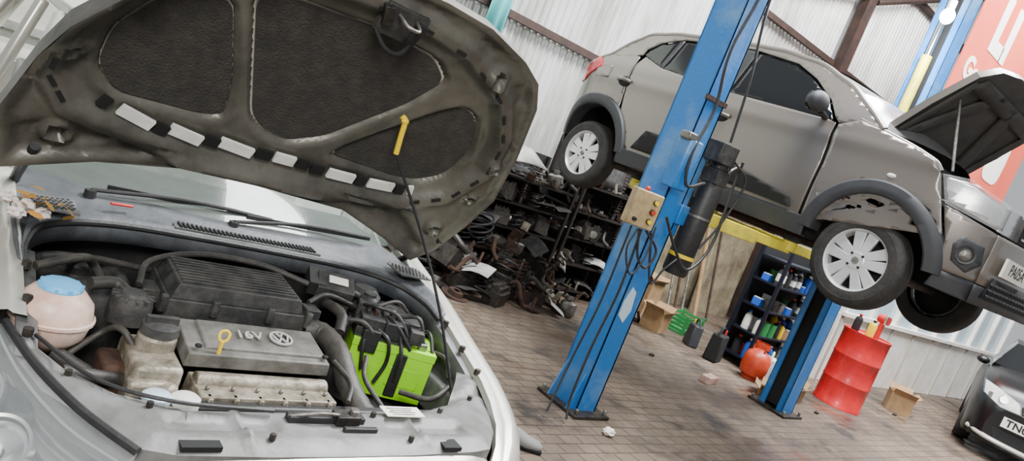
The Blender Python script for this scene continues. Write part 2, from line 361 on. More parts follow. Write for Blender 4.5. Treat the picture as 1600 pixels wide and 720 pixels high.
for cy,cz in(AF,AR):
    for s in(1,-1):
        mb=MB(); a=arc(cy,cz,.40,-6,186,24); mb.grid([[(KX-s*min(.74,kw(y,z)-.03),KY+y,z) for y,z in a],[(KX-s*.40,KY+y,z) for y,z in a]],m_dark)
        k=len(mb.v)//2; mb.f.append(tuple(range(k,2*k))); mb.m.append(m_dark); mb.obj('wheel_arch_liner',KW)
mb=MB(); mb.box((KX,KY-.15,2.11),(1.06,.70,.05),m_blk2); mb.box((KX-.1,KY-.1,2.20),(.5,.4,.14),m_blk2); mb.box((KX+.35,KY-.2,2.20),(.2,.3,.14),m_grm); mb.tube([(KX-.5,KY-.35,2.18),(KX-.35,KY-.2,2.28),(KX-.3,KY+.1,2.27)],.03,m_hose); mb.cyl((KX-.42,KY+.02,2.12),(KX-.42,KY+.02,2.34),.09,m_grm); mb.box((KX,KY+.18,2.32),(1.3,.12,.2),m_blk); mb.box((KX,KY-.50,2.16),(.9,.1,.08),m_grm); mb.ball((KX-.15,KY-.2,2.28),(.12,.08,.05),m_orange)
mb.obj('engine_bay',KW,bevel=.01)
ka=math.radians(50)
def kh(u,s,d): return (KX+u,KY+.22-s*math.cos(ka)+d*math.sin(ka),2.42+s*math.sin(ka)+d*math.cos(ka))
hp=[(-.64,0),(.64,0),(.66,.3),(.61,.58),(.46,.68),(.2,.73),(0,.74),(-.2,.73),(-.46,.68),(-.61,.58),(-.66,.3)]
cr_=lambda u:.05*(1-(u/.67)**2)
mb=MB(); mb.panel(hp,lambda u,s:kh(u,s,cr_(u)+.045),m_kwid,.06); mb.panel(hp,lambda u,s:kh(u,s,cr_(u)),m_under,.06)
n=len(hp); mb.add([kh(u,s,cr_(u)+.045) for u,s in hp]+[kh(u,s,cr_(u)) for u,s in hp],[(i,(i+1)%n,n+(i+1)%n,n+i) for i in range(n)],m_kwid)
BK=mb.obj('bonnet',KW,smooth=45)
for pg in([(-.55,.06),(-.42,.06),(-.06,.60),(-.20,.60)],[(.55,.06),(.42,.06),(.06,.60),(.20,.60)],[(-.58,.50),(.58,.50),(.50,.60),(-.50,.60)],[(-.60,.02),(.60,.02),(.60,.09),(-.60,.09)],[(-.62,.05),(-.56,.05),(-.54,.55),(-.60,.55)],[(.62,.05),(.56,.05),(.54,.55),(.60,.55)]):
    MB().panel(pg,lambda u,s:kh(u,s,cr_(u)-.014),m_under,.08).obj('bonnet_rib',BK,solid=.02)
MB().tube([kh(-.52,.42,-.01),(KX-.58,KY-.22,2.30)],.009,m_steel).obj('bonnet_prop',KW)
# wheels
def wheel(x,y,z,s,parent,R=.295,wd=.17,label=None):
    ax=(-s,0,0); c=(x,y,z); h=wd/2
    mb=MB(); mb.lathe([(R*.66,-h),(R*.74,-h*1.05),(R*.92,-h),(R*.98,-h*.8),(R,-h*.6),(R,-h*.35),(R*.985,-h*.33),(R*.985,-h*.27),(R,-h*.25),(R,h*.25),(R*.985,h*.27),(R*.985,h*.33),(R,h*.35),(R,h*.6),(R*.98,h*.8),(R*.92,h),(R*.84,h*1.05),(R*.835,h*1.03),(R*.74,h*1.05),(R*.66,h),(R*.62,h*.6)],c,m_rub,ax,44)
    t=mb.obj('wheel',parent,smooth=40,label=label)
    mb=MB(); mb.lathe([(R*.70,h*.97),(R*.66,h*1.02),(R*.62,h*.8),(R*.58,-h*.9)],c,m_rim,ax,44)
    mb.lathe([(0,h*.1),(R*.6,h*.1)],c,m_dark,ax,30)
    cx=x-s*h*.72
    for i in range(5):
        for q in(-1,1):
            a=2*math.pi*i/5+.3; pb=a+q*.235
            P0=Vector((cx-s*.01,y+R*.15*math.cos(a+q*.45),z+R*.15*math.sin(a+q*.45))); P1=Vector((cx,y+R*.64*math.cos(pb),z+R*.64*math.sin(pb)))
            d=(P1-P0).normalized(); nrm=Vector((-s,0,0)); w=d.cross(nrm).normalized()
            w0,w1=.022,.038; v=[P0-w*w0,P0+w*w0,P1+w*w1,P1-w*w1]; v2=[p-nrm*.025 for p in v]
            mb.add(v+v2,[(0,1,2,3),(7,6,5,4),(0,1,5,4),(1,2,6,5),(2,3,7,6),(3,0,4,7)],m_rim)
    mb.lathe([(0,h*.86),(R*.17,h*.86),(R*.24,h*.72),(R*.26,h*.4)],c,m_rim,ax,24)
    mb.obj('rim',t,smooth=30,bevel=.004,label='silver spoked rim')
    mb=MB(); mb.lathe([(0,h*.95),(R*.07,h*.93),(R*.09,h*.8)],c,m_steel,ax,16)
    for i in range(4):
        a=math.pi/4+i*math.pi/2; mb.cyl((x-s*h*.75,y+R*.17*math.cos(a),z+R*.17*math.sin(a)),(x-s*h*.9,y+R*.17*math.cos(a),z+R*.17*math.sin(a)),.009,m_dark,n=6)
    mb.obj('hub_cap',t)
for s in(1,-1):
    for yy in(0,2.59): wheel(KX-s*.70,KY+yy,1.60,s,KW)
# ================================================================= TWO POST LIFT
def post(cx,cy,s,name,lab,w,d):
    T=thing(name,lab,'car lift',(cx,cy,0))
    mb=MB(); t,hh=.02,4.5
    mb.box((cx-s*(w/2-t/2),cy,hh/2),(t,d,hh),m_lift)
    for q in(-1,1):
        mb.box((cx,cy+q*(d/2-t/2),hh/2),(w,t,hh),m_lift); mb.box((cx+s*(w/2-t/2),cy+q*(d/2-.03),hh/2),(t,.06,hh),m_lift)
    mb.obj('post_column',T,bevel=.004,label='blue painted steel channel')
    mb=MB(); mb.box((cx+s*.02,cy,hh/2),(w*.5,d*.7,hh-.1),m_dark); mb.obj('inner_channel',T)
    mb=MB(); mb.box((cx,cy,.012),(w+.14,d+.16,.024),m_grm)
    for a in(-1,1):
        for b in(-1,1): mb.cyl((cx+a*(w/2+.04),cy+b*(d/2+.05),.02),(cx+a*(w/2+.04),cy+b*(d/2+.05),.06),.014,m_steel,n=6)
    mb.obj('base_plate',T,bevel=.003)
    for a in(-1,1): MB().prism([(0,0),(.12,0),(0,.25)],lambda u,v,t,a=a:(cx-s*(w/2+u*.5),cy+a*d*.4+t,.024+v),.012,m_lift).obj('gusset',T)
    return T
PX,PY=3.785,3.08
P1=post(PX,PY,1,'lift_post','blue steel lift post with control box and hydraulic unit, chipped paint',.20,.24)
P2=post(6.82,3.25,-1,'lift_post','blue steel lift post standing behind the raised hatchback',.22,.25)
for T,cx,cy,s in((P1,PX,PY,1),(P2,6.82,3.25,-1)):
    mb=MB(); mb.box((cx+s*.12,cy,1.62),(.06,.24,.62),m_lift); mb.box((cx+s*.18,cy,1.46),(.2,.28,.13),m_lift); mb.obj('carriage',T,bevel=.006)
    for q,tip in((-1,(KX-s*.58,KY+.55)),(1,(KX-s*.58,KY+2.05))):
        a=Vector((cx+s*.23,cy+q*.1,1.49)); b=Vector((tip[0],tip[1],1.51)); d=b-a; ang=math.atan2(d.y,d.x); L_=d.length
        mb=MB(); mb.box(a+d*.32,(L_*.64,.10,.09),m_lifty,(0,0,ang)); mb.box(a+d*.75,(L_*.5,.07,.065),m_lifty,(0,0,ang)); mb.cyl(b-Vector((0,0,.02)),b+Vector((0,0,.05)),.05,m_lifty); mb.cyl(b+Vector((0,0,.05)),b+Vector((0,0,.09)),.06,m_rub)
        mb.cyl(a-Vector((0,0,.08)),a+Vector((0,0,.08)),.045,m_steel)
        mb.obj('lift_arm',T,bevel=.005,label='yellow telescopic lift arm')
mb=MB(); mb.cyl((6.66,3.25,2.3),(6.66,3.25,3.5),.045,m_lifty); mb.cyl((6.66,3.25,3.5),(6.66,3.25,4.3),.028,m_chrome); mb.obj('hydraulic_cylinder',P2,label='yellow hydraulic ram')
cc=Vector((3.47,2.91,1.42)); mb=MB(); mb.box(cc,(.18,.10,.22),m_beige,(0,0,-.45)); mb.box(cc,(.185,.08,.225),m_beige,(0,0,-.45)); mb.box((3.60,3.0,1.42),(.16,.04,.08),m_steel,(0,0,.5)); cb=mb.obj('control_box',P1,bevel=.006,label='beige switch box with coloured knobs')
R_=Matrix.Rotation(-.45,3,'Z'); nn=R_@Vector((0,-1,0)); xx=R_@Vector((1,0,0))
for u,v,m_,r_ in((.045,.06,m_yel,.013),(.045,0,m_orange,.014),(.045,-.06,m_yel,.013),(-.05,-.07,m_dark,.010)):
    p=cc+nn*.05+xx*u+Vector((0,0,v)); mb=MB(); mb.cyl(p,p+nn*.012,r_*1.25,m_dark); mb.cyl(p+nn*.012,p+nn*.03,r_,m_); mb.obj('knob',cb)
mb=MB(); p=cc+Vector((-.02,0,.11)); mb.ball(p+Vector((0,0,.015)),.016,m_red2); mb.obj('indicator_lamp',cb)
mb=MB(); mb.box((3.655,2.91,1.76),(.13,.10,.32),m_lift); mb.box((3.60,2.90,1.93),(.08,.08,.05),m_steel); mb.obj('lock_box',P1,bevel=.01)
mb=MB(); mb.lathe([(0,0),(.075,.0),(.085,.02),(.085,.60),(.07,.64),(0,.64)],(4.03,2.92,1.08),m_blk); mb.lathe([(.087,.12),(.087,.145)],(4.03,2.92,1.08),m_yel); mb.lathe([(.088,.40),(.088,.415)],(4.03,2.92,1.08),m_steel); mb.box((3.91,3.0,1.5),(.12,.06,.2),m_steel)
mb.obj('oil_tank',P1,label='black cylindrical oil tank with yellow band')
mb=MB(); mb.box((4.03,2.92,1.77),(.13,.13,.10),m_blk2); mb.cyl((4.03,2.92,1.82),(4.03,2.92,1.98),.07,m_blk); mb.box((3.97,2.90,1.92),(.18,.12,.13),m_blk2); mb.cyl((4.11,2.9,1.82),(4.18,2.87,1.90),.012,m_steel)
for i in range(8):
    a=i*math.pi/4; mb.box((4.03+.073*math.cos(a),2.92+.073*math.sin(a),1.90),(.01,.01,.14),m_blk)
mb.obj('pump_motor',P1,bevel=.005)
for pts,r_ in (([(3.78,2.95,4.0),(3.77,2.94,3.0),(3.69,2.93,2.5),(3.73,2.90,2.15),(3.64,2.86,1.85),(3.68,2.84,1.65),(3.86,2.85,1.7)],.010),([(3.68,2.88,1.42),(3.82,2.83,1.25),(3.97,2.79,1.15),(4.14,2.81,1.35),(4.16,2.85,1.75),(4.14,2.84,1.92)],.010),([(3.48,2.88,1.30),(3.54,2.86,1.14),(3.64,2.85,1.08),(3.69,2.86,1.2),(3.55,2.88,1.30)],.008),([(3.50,2.88,1.30),(3.53,2.88,.9),(3.52,2.90,.5),(3.50,2.88,.15),(3.48,2.83,.03)],.008),([(3.83,2.94,4.2),(3.85,2.94,3.0),(3.93,2.89,2.4),(3.97,2.87,2.0)],.009),([(3.46,2.93,1.30),(3.48,2.94,.8),(3.46,2.96,.4),(3.36,2.9,.04)],.007),([(3.60,2.88,1.3),(3.74,2.85,1.0),(3.82,2.85,1.1),(3.92,2.85,1.2)],.007),([(4.05,2.84,1.9),(4.18,2.79,1.8),(4.14,2.81,1.5),(4.05,2.83,1.3)],.008),([(3.44,2.86,1.30),(3.42,2.86,1.16),(3.52,2.84,1.02),(3.60,2.85,1.16),(3.62,2.88,1.34)],.006)):
    MB().tube(pts,r_,m_blk,8).obj('cable',P1,label='black hanging cable')
for z in (2.2,3.1): MB().box((PX,PY-.125,z),(.22,.015,.03),m_rust).obj('strap',P1)
MB().prism([(-.05,0),(.02,-.05),(.055,.04),(.03,.17),(-.02,.20),(-.05,.10)],lambda u,v,t:(PX-.02+u,PY-.1205-t,.72+v),.0012,m_winb).obj('chipped_paint_patch',P1)
# ================================================================= SEDAN (bonnet open)
SX,SY=1.02,1.59
def S(x,y,z): return (SX+x,SY+y,z)
SD=thing('sedan_car','silver sedan with bonnet propped open showing a dusty engine bay','car',(SX,SY+1.5,0))
out=[(-.77,.11),(-.55,.19),(-.33,.24),(-.09,.25),(.25,.22),(.47,.14),(.63,.07),(.70,.15),(.75,.30),(.78,.46),(.73,.68),(.65,.89),(.58,.98),(.48,1.03),(.30,1.08),(.12,1.09),(-.05,1.08),(-.25,1.04),(-.45,.95),(-.58,.84),(-.67,.71),(-.73,.62),(-.77,.50),(-.81,.31)]
padL=[(-.64,.49),(-.64,.61),(-.57,.74),(-.48,.81),(-.39,.81),(-.29,.57),(-.26,.43),(-.33,.41),(-.57,.41)]
padM=[(-.36,.85),(-.20,.46),(-.14,.41),(-.05,.40),(.06,.46),(.25,.69),(.32,.83),(.24,.89),(.03,.91),(-.26,.89)]
padR=[(.10,.40),(.14,.46),(.36,.71),(.43,.77),(.51,.75),(.58,.60),(.55,.47),(.47,.41),(.38,.39)]
rim=[(-.64,.38),(-.70,.46),(-.69,.58),(-.62,.72),(-.50,.85),(-.30,.93),(.03,.96),(.29,.93),(.50,.83),(.60,.70),(.63,.56),(.56,.42),(.42,.35),(.11,.31),(-.32,.31)]
def rnd(P,k=4):
    Q=[Vector((x,y,0)) for x,y in P]; n=len(Q); o=[]
    for i in range(n):
        a,b,c=Q[i-1],Q[i],Q[(i+1)%n]; p=b+(a-b).normalized()*min(.035,(a-b).length*.4); q=b+(c-b).normalized()*min(.035,(c-b).length*.4)
        for j in range(k+1):
            t=j/k; v=p*(1-t)**2+b*2*t*(1-t)+q*t*t; o.append((v.x,v.y))
    return o
padL,padM,padR=rnd(padL),rnd(padM),rnd(padR)
def sdf(x,y,P):
    d=1e9; ins=False; n=len(P)
    for i in range(n):
        ax,ay=P[i]; bx,by=P[(i+1)%n]; ex,ey=bx-ax,by-ay; l2=ex*ex+ey*ey or 1e-12; t=max(0,min(1,((x-ax)*ex+(y-ay)*ey)/l2))
        d=min(d,(x-ax-t*ex)**2+(y-ay-t*ey)**2)
        if (ay>y)!=(by>y) and x<(bx-ax)*(y-ay)/(by-ay)+ax: ins=not ins
    return -math.sqrt(d) if ins else math.sqrt(d)
def ss(a,b,x): t=max(0,min(1,(x-a)/(b-a))); return t*t*(3-2*t)
def HP(x,s,d): return (SX+x,SY+.85-.469*s+.883*d,.9+.883*s+.469*d)
def dome(x,s): return .035*(1-(x/.8)**2)-.02*((s-.55)/.5)**2
bumps=[(.44,.93,.05),(-.70,.53,.035),(.70,.42,.03),(-.66,.25,.05),(.64,.24,.04),(-.40,.97,.04),(.68,.60,.03),(-.6,.78,.03)]
def hd(x,s):
    d=dome(x,s)
    r=sdf(x,s,rim); d+=-.024*ss(0,.03,r)+.026*ss(.055,.085,r)+.014*ss(0.005,-.02,r)
    for P in(padL,padM,padR): d+=.028*ss(.012,-.012,sdf(x,s,P))
    o=-sdf(x,s,out); d+=-.018*ss(.035,.012,o)
    for bx,by,br in bumps:
        q=math.hypot(x-bx,s-by); d+=-.020*ss(br,br*.7,q)+.026*ss(br*.5,br*.3,q)
    a=math.atan2(s-.6,x); d+=.014*ss(.25,.8,math.sin(a*16))*ss(.085,.10,r)*ss(.03,.045,o)
    d+=.010*ss(.012,.0,abs(s-.275-.02*math.cos(x*3)))*ss(.6,.5,abs(x))
    return d
mb=MB(); mb.panel(out,lambda x,s:HP(x,s,hd(x,s)),m_hoodin,.0125)
BN=mb.obj('bonnet',SD,smooth=60,label='open bonnet, dark olive-grey underside with pressed ribs')
mb=MB(); mb.panel(out,lambda x,s:HP(x,s,dome(x,s)+.035),m_silver,.1)
n=len(out); mb.add([HP(x,s,dome(x,s)+.035) for x,s in out]+[HP(x,s,hd(x,s)) for x,s in out],[(i,(i+1)%n,n+(i+1)%n,n+i) for i in range(n)],m_hoodin)
mb.obj('bonnet_skin',BN,smooth=50)
def shrink(P,k):
    cx=sum(p[0] for p in P)/len(P); cy=sum(p[1] for p in P)/len(P); return [(cx+(x-cx)*k,cy+(y-cy)*k) for x,y in P]
for P in(padL,padM,padR):
    MB().panel(shrink(P,.96),lambda x,s:HP(x,s,dome(x,s)+.028),m_pad,.05).obj('insulation_pad',BN,label='dark felt insulation pad')
def hbox(mb,x,s,d,wx,ws,wd,a,mat):
    X=Vector((1,0,0)); Sv=Vector((0,-.469,.883)); N=Vector((0,.883,.469)); c=Vector(HP(x,s,dome(x,s)+d)); ca,sa=math.cos(a),math.sin(a); U=X*ca+Sv*sa; V=-X*sa+Sv*ca; vs=[]
    for k in(-.5,.5):
        for i,j in((-.5,-.5),(.5,-.5),(.5,.5),(-.5,.5)): vs.append(c+U*wx*i+V*ws*j+N*wd*k)
    mb.add(vs,[(3,2,1,0),(4,5,6,7),(0,1,5,4),(1,2,6,5),(2,3,7,6),(3,0,4,7)],mat)
tags=[(-.585,.395,.03,-.4,0),(-.495,.368,.10,-.30,1),(-.42,.350,.04,-.2,0),(-.35,.350,.10,-.18,1),(-.272,.350,.045,-.1,0),(-.195,.350,.11,-.12,1),(-.105,.352,.05,0,0),(-.035,.355,.07,0,1),(.03,.355,.04,0,0),(.085,.35,.045,.1,0),(.175,.352,.10,.02,1),(.25,.355,.035,.05,0),(.33,.362,.10,.08,1),(.405,.368,.035,.2,0),(.445,.38,.02,.3,1)]
for x,s,wl,a,wh in tags:
    mb=MB(); hbox(mb,x,s,-.004,wl,.036,.012,a,m_white if wh else m_dark); mb.obj('lit_gap_block' if wh else 'frame_slot',BN,label='off-white block painted as light through a frame gap' if wh else 'black slot')  # off-white blocks paint the light seen through gaps in the bonnet frame
n=len(rim)
for i in range(n):
    a=Vector(rim[i]); b=Vector(rim[(i+1)%n])
    if a.y<.36 and b.y<.4: continue
    for t in(.3,.8):
        p=a.lerp(b,t); e=(b-a); c=Vector((0,.6)); o_=(p-c).normalized()*.035; mb=MB(); hbox(mb,p.x+o_.x,p.y+o_.y,-.025,.035,.012,.006,math.atan2(e.y,e.x),m_dark); mb.obj('drain_slot',BN)
mb=MB(); hbox(mb,.03,.97,-.02,.14,.10,.03,.0,m_blk2); hbox(mb,-.03,.985,-.035,.03,.06,.03,.3,m_grm); hbox(mb,.08,.96,-.035,.03,.08,.03,-.2,m_dark); mb.tube([HP(0,1.0,-.02),HP(.01,1.0,-.075),HP(.05,1.0,-.075),HP(.06,1.0,-.02)],.006,m_steel); mb.tube([HP(-.04,.93,-.01),HP(0,.90,-.05),HP(.05,.90,-.05),HP(.09,.94,-.01)],.008,m_dark); mb.obj('latch_striker',BN,bevel=.003,label='black bonnet latch striker')
PRt=Vector(HP(.24,.66,.0)); PRb=Vector(HP(.262,.55,-.035)); base=Vector(S(.57,.215,.70))
MB().tube([base,base.lerp(PRb,.33)+Vector((.03,0,0)),base.lerp(PRb,.66)+Vector((.03,0,0)),PRb],.0055,m_dark).obj('prop_rod',SD,label='thin black bonnet prop rod')
mb=MB(); mb.tube([PRb,PRb.lerp(PRt,.5),PRt,PRt+Vector((-.015,.005,.012))],.0095,m_yel,10); mb.ball(PRt,(.014,.012,.012),m_yel); mb.obj('prop_rod_grip',SD,label='yellow prop rod end clip')
for s in(-1,1):
    MB().tube([S(s*.69,1.0,.86),S(s*.70,.93,.93),HP(s*.70,.2,-.01)],.014,m_blk).obj('bonnet_hinge',SD)
# engine bay tub
mb=MB(); mb.box(S(0,.42,.33),(1.36,1.1,.04),m_blk)
for s in(-1,1):
    mb.box(S(s*.70,.64,.55),(.05,.50,.40),m_bay if s>0 else m_blk2); mb.box(S(s*.68,.25,.48),(.05,.40,.34),m_bay if s>0 else m_blk2)
    mb.lathe([(.17,0),(.16,.28),(.13,.32),(.10,.33),(.09,.30),(.03,.30),(.03,.34),(0,.34)],S(s*.53,.66,.45),m_bay if s>0 else m_blk2)
mb.box(S(.64,.40,.60),(.08,.40,.12),m_bay)
mb.box(S(0,.90,.6),(1.36,.06,.5),m_blk); mb.box(S(0,.10,.5),(1.2,.04,.34),m_blk)
mb.obj('engine_compartment',SD,bevel=.01)
for s in(1,-1):
    MB().grid([[S(s*.70,y,z-.035),S(s*.655,y,z-.045),S(s*.645,y,z-.10)] for y,z in((.60,.865),(.42,.82),(.28,.78),(.20,.75))],m_bay).obj('inner_fender_rail',SD,solid=.006)
    for y,z in((.50,.80),(.36,.765),(.24,.735)): MB().cyl(S(s*.68,y,z+.01),S(s*.68,y,z+.03),.012,m_grm,n=6).obj('bolt',SD)
# cowl
lip=[(-.68,.50,.80),(-.68,.60,.835),(-.62,.72,.86),(-.45,.785,.872),(-.2,.80,.875),(.1,.80,.875),(.4,.79,.87),(.56,.73,.86),(.64,.62,.84),(.66,.52,.815)]
def wsb(x): return (x,.905+.16*(x/.7)**2,.925)
top=[(-.70,.52,.835),(-.71,.64,.865)]+[wsb(x) for x in(-.70,-.5,-.2,.1,.4,.62)]+[(.70,.68,.875),(.695,.54,.845)]
L1=catmull(lip,4); T1=catmull(top,4); rows=[]
for k,(f_,dz) in enumerate(((0,-.05),(0,0),(.08,.012),(.2,.012),(.25,.0),(.8,.0),(1,0))):
    rows.append([S(*(a.lerp(b,f_)+Vector((0,0,dz)))) for a,b in zip(L1,T1)])
m_scut=M('bluish_scuttle_plastic',(56,60,65),.5,0,(86,88,90),8,bump=.2)
mb=MB(); mb.grid(rows,m_scut)
CW=mb.obj('cowl_panel',SD,smooth=50,solid=.006,label='dusty black plastic scuttle panel')
mb=MB(); mb.box(S(0,.845,.897),(.52,.066,.008),m_bay)
for i in range(34):
    x=-.24+i*.0145; mb.box(S(x,.845,.903),(.007,.05,.008),m_dark)
mb.obj('cowl_grille',CW)
for side,xa in((-1,-.68),(1,.58)):
    mb=MB()
    for i in range(9):
        for j in range(7):
            x=xa+i*.014+(j%2)*.007; y=.70+j*.016+.04*(i/10 if side<0 else 1-i/10)
            mb.lathe([(.006,0),(.0,.001)],S(x,y+.02,.9115),m_dark,n=6)
    mb.box(S(xa+.06,.79,.907),(.14,.13,.006),m_bay); mb.obj('honeycomb_vent',CW)
MB().tube([S(*(Vector(p)+Vector((0,-.0,.006)))) for p in lip],.010,m_blk,8).obj('weather_seal',CW)
for a,b in(((-.50,.93,.935),(.10,.955,.955)),((-.05,.90,.935),(.52,.97,.965))):
    mb=MB(); a=Vector(a); b=Vector(b); mb.tube([S(*a),S(*(a.lerp(b,.5)+Vector((0,-.01,.02)))),S(*b)],.007,m_blk); mb.box(S(*(a.lerp(b,.55)+Vector((0,.012,.005)))),((b-a).length*.95,.008,.014),m_blk,(0,0,math.atan2(b.y-a.y,b.x-a.x))); mb.cyl(S(*a),S(a.x,a.y,a.z-.03),.018,m_blk); mb.obj('wiper',SD)
def wsr(f_): return [S(x*(1-.16*f_),.905+.16*(x/.7)**2+.70*f_+.0,.925+.42*f_+.03*math.sin(f_*3)*(1-(x/.72)**2)) for x in [-.72+1.42*i/14 for i in range(15)]]
MB().grid([wsr(k/6) for k in range(7)],m_wind).obj('windscreen',SD,smooth=60)
mb=MB(); mb.grid([[S(x,y,z) for x in(-.66,-.3,0,.3,.64)] for y,z in((.98,.90),(1.15,.92),(1.4,.93),(1.5,.88),(1.52,.6))],m_dash); mb.obj('dashboard',SD,smooth=60)
mb=MB(); mb.box(S(-.02,2.6,.45),(1.6,2.2,.5),m_silver); mb.box(S(-.02,2.5,1.385),(1.14,1.6,.05),m_silver); mb.box(S(-.02,3.9,.75),(1.5,.9,.35),m_silver); mb.box(S(-.02,2.0,.9),(1.3,.1,.45),m_foam)
for s in(-1,1):
    mb.tube([S(s*.72,1.02,.93),S(s*.66,1.45,1.2),S(s*.60,1.75,1.36)],.03,m_silver); mb.tube([S(s*.60,3.2,1.36),S(s*.68,3.9,.95)],.04,m_silver); mb.tube([S(s*.60,2.4,1.36),S(s*.74,2.4,.75)],.03,m_silver)
mb.obj('cabin_body',SD,bevel=.03)
MB().grid([[S(s_*.62+q,3.15+yy,1.36-zz) for s_,q in((-1,0),(1,0))] for yy,zz in((0,0),(.6,.4))],m_wind).obj('rear_window',SD)
for s in(1,-1):
    for yy in(.55,3.1): wheel(SX-s*.74,SY+yy,.31,s,SD,.31,.19)
for s in(1,-1):
    rows=[]
    rr_=[(1.3,.98,.735),(.98,.935,.73),(.80,.90,.725),(.62,.865,.72),(.42,.81,.715),(.30,.78,.71)]
    if s>0: rr_+=[(.20,.755,.705),(.10,.728,.685),(.0,.70,.65),(-.08,.675,.60),(-.15,.64,.54)]
    for y,z,xi in rr_:
        rows.append([S(s*(xi-.035),y,z-.035),S(s*(xi-.03),y,z-.012),S(s*xi,y,z-.008),S(s*(xi+.012),y,z),S(s*(xi+.045),y,z-.006),S(s*(xi+.09),y,z-.045),S(s*(xi+.125),y,z-.13),S(s*(xi+.135),y,z-.24),S(s*(xi+.13),y,z-.32)])
    MB().grid(rows,m_silver).obj('front_fender',SD,smooth=60)
# headlamps
m_refl=M('headlamp_reflector_silver',(168,169,167),.30,.9)
m_lens=M('headlamp_lens',(225,232,232),.05,0,alpha=.12,coat=.4)
for s in(-1,1):
    dz=0 if s<0 else -.11; dx=0 if s<0 else .03
    A_=catmull([(.72+dx,.30,.745+dz),(.665+dx,.14,.72+dz),(.59+dx,-.03,.705+dz),(.50+dx,-.16,.69+dz)],8); B_=catmull([(.865,.28,.65+dz),(.865,.03,.54+dz),(.77,-.18,.46+dz),(.58,-.32,.45+dz)],8)
    def lamp(off,mat,nm,lb=None,par=SD,rg=0,nn_=12,sm=60):
        rows=[]
        for k in range(nn_+1):
            f_=k/nn_; bul=.05*math.sin(math.pi*f_*.9)+off+(rg*math.sin(f_*60)); rows.append([S(s*(a.lerp(b,f_).x+bul*.5),a.lerp(b,f_).y-bul*.6,a.lerp(b,f_).z+bul*.5) for a,b in zip(A_,B_)])
        return MB().grid(rows,mat).obj(nm,par,smooth=sm,label=lb)
    HL=lamp(0,m_lens,'headlamp','clear headlamp with chrome reflector')
    lamp(-.10,m_refl,'headlamp_reflector',None,HL,.006,90)
    if s<0:
        for (x,y,z,r_) in((.775,.13,.655,.058),(.725,-.02,.62,.058),(.64,-.14,.60,.045)):
            mb=MB(); ax=(s*.30,-.60,.75); mb.lathe([(r_*1.18,-.03),(r_*1.12,.012),(r_,.010)],S(s*x,y,z),m_refl,ax,40); mb.lathe([(r_,.010),(r_*.95,-.008)],S(s*x,y,z),m_dark,ax,40); mb.lathe([(r_*.95,-.008),(r_*.8,-.03),(r_*.4,-.045),(.012,-.048)],S(s*x,y,z),m_chrome,ax,40); mb.ball(S(s*x,y,z-.012),(.014,.014,.018),m_white); mb.obj('lamp_bowl',HL)
        MB().ball(S(s*.80,.24,.67),(.02,.03,.02),m_orange).obj('indicator_bulb',HL)
        MB().tube([S(*(Vector((s*p.x,p.y,p.z))+Vector((0,0,.004)))) for p in A_[::4]],.010,m_blk).obj('headlamp_seal',HL)
        MB().tube([S(s*(A_[i].lerp(B_[i],.12).x),A_[i].lerp(B_[i],.12).y,A_[i].lerp(B_[i],.12).z+.004) for i in range(0,len(A_),4)],.004,m_chrome,8).obj('reflector_trim',HL)
# slam panel
slam=[(-.69,.30),(-.60,.18),(-.50,.09),(-.35,.025),(-.1,.03),(.12,.04),(.35,.055),(.50,.12),(.60,.24),(.67,.34),(.715,.22),(.64,.07),(.57,-.05),(.49,-.14),(.42,-.155),(.2,-.17),(0,-.175),(-.2,-.175),(-.42,-.165),(-.49,-.14),(-.57,-.03),(-.65,.09),(-.71,.24)]
def slz(x,y):
    r=-sdf(x,y,slam); z=.70+.03*ss(.1,.3,y)
    z+=-.012*ss(.022,.0,r)+.008*ss(.03,.035,r)
    z+=-.016*ss(.035,.028,abs(y+.06))*ss(.44,.42,abs(x))*ss(.15,.17,abs(x))
    z+=.014*ss(.012,.004,abs(abs(x)-.25))*ss(.02,.03,r)
    z+=-.012*ss(.02,.014,abs(y-.01-.25*abs(x)))*ss(.3,.32,abs(x))
    return z
mb=MB(); mb.panel(slam,lambda x,y:S(x,y,slz(x,y)),m_slam,.016)
n=len(slam); mb.add([S(x,y,slz(x,y)) for x,y in slam]+[S(x,y,.62) for x,y in slam],[(i,(i+1)%n,n+(i+1)%n,n+i) for i in range(n)],m_slam)
SL=mb.obj('slam_panel',SD,smooth=50,label='dusty grey front lock panel')
mb=MB(); mb.box(S(-.02,-.04,.715),(.22,.03,.02),m_blk); mb.box(S(.03,-.05,.725),(.07,.045,.025),m_grm); mb.cyl(S(.05,-.05,.72),S(.05,-.05,.75),.014,m_steel); mb.tube([S(-.13,-.04,.72),S(-.05,-.06,.74),S(.02,-.05,.73)],.006,m_steel); mb.box(S(.06,-.09,.71),(.10,.015,.02),m_blk); mb.obj('bonnet_latch',SL,bevel=.003,label='black bonnet lock')
mb=MB(); mb.box(S(.245,.005,.7185),(.13,.055,.003),m_label)
for i in range(4): mb.box(S(.24,.02-.011*i,.7205),(.09-.015*(i%2),.003,.001),m_dark)
mb.obj('sticker',SL,label='white information sticker')
for x,w_ in((-.37,.09),(.33,.06)): MB().box(S(x,-.135,.700),(w_,.055,.012),m_dark).obj('panel_opening',SL)
for x,y in((-.45,.0),(.14,-.01),(.40,.03),(.58,.12),(-.2,-.13),(.2,-.13),(-.60,.13)): MB().cyl(S(x,y,.70),S(x,y,.722),.008,m_grm,n=6).obj('bolt',SL)
MB().tube([S(-.66,.26,.74),S(-.55,.10,.72),S(-.40,.0,.725),(S(-.16,-.02,.72))],.005,m_blk).obj('release_cable',SL)
rows=[]
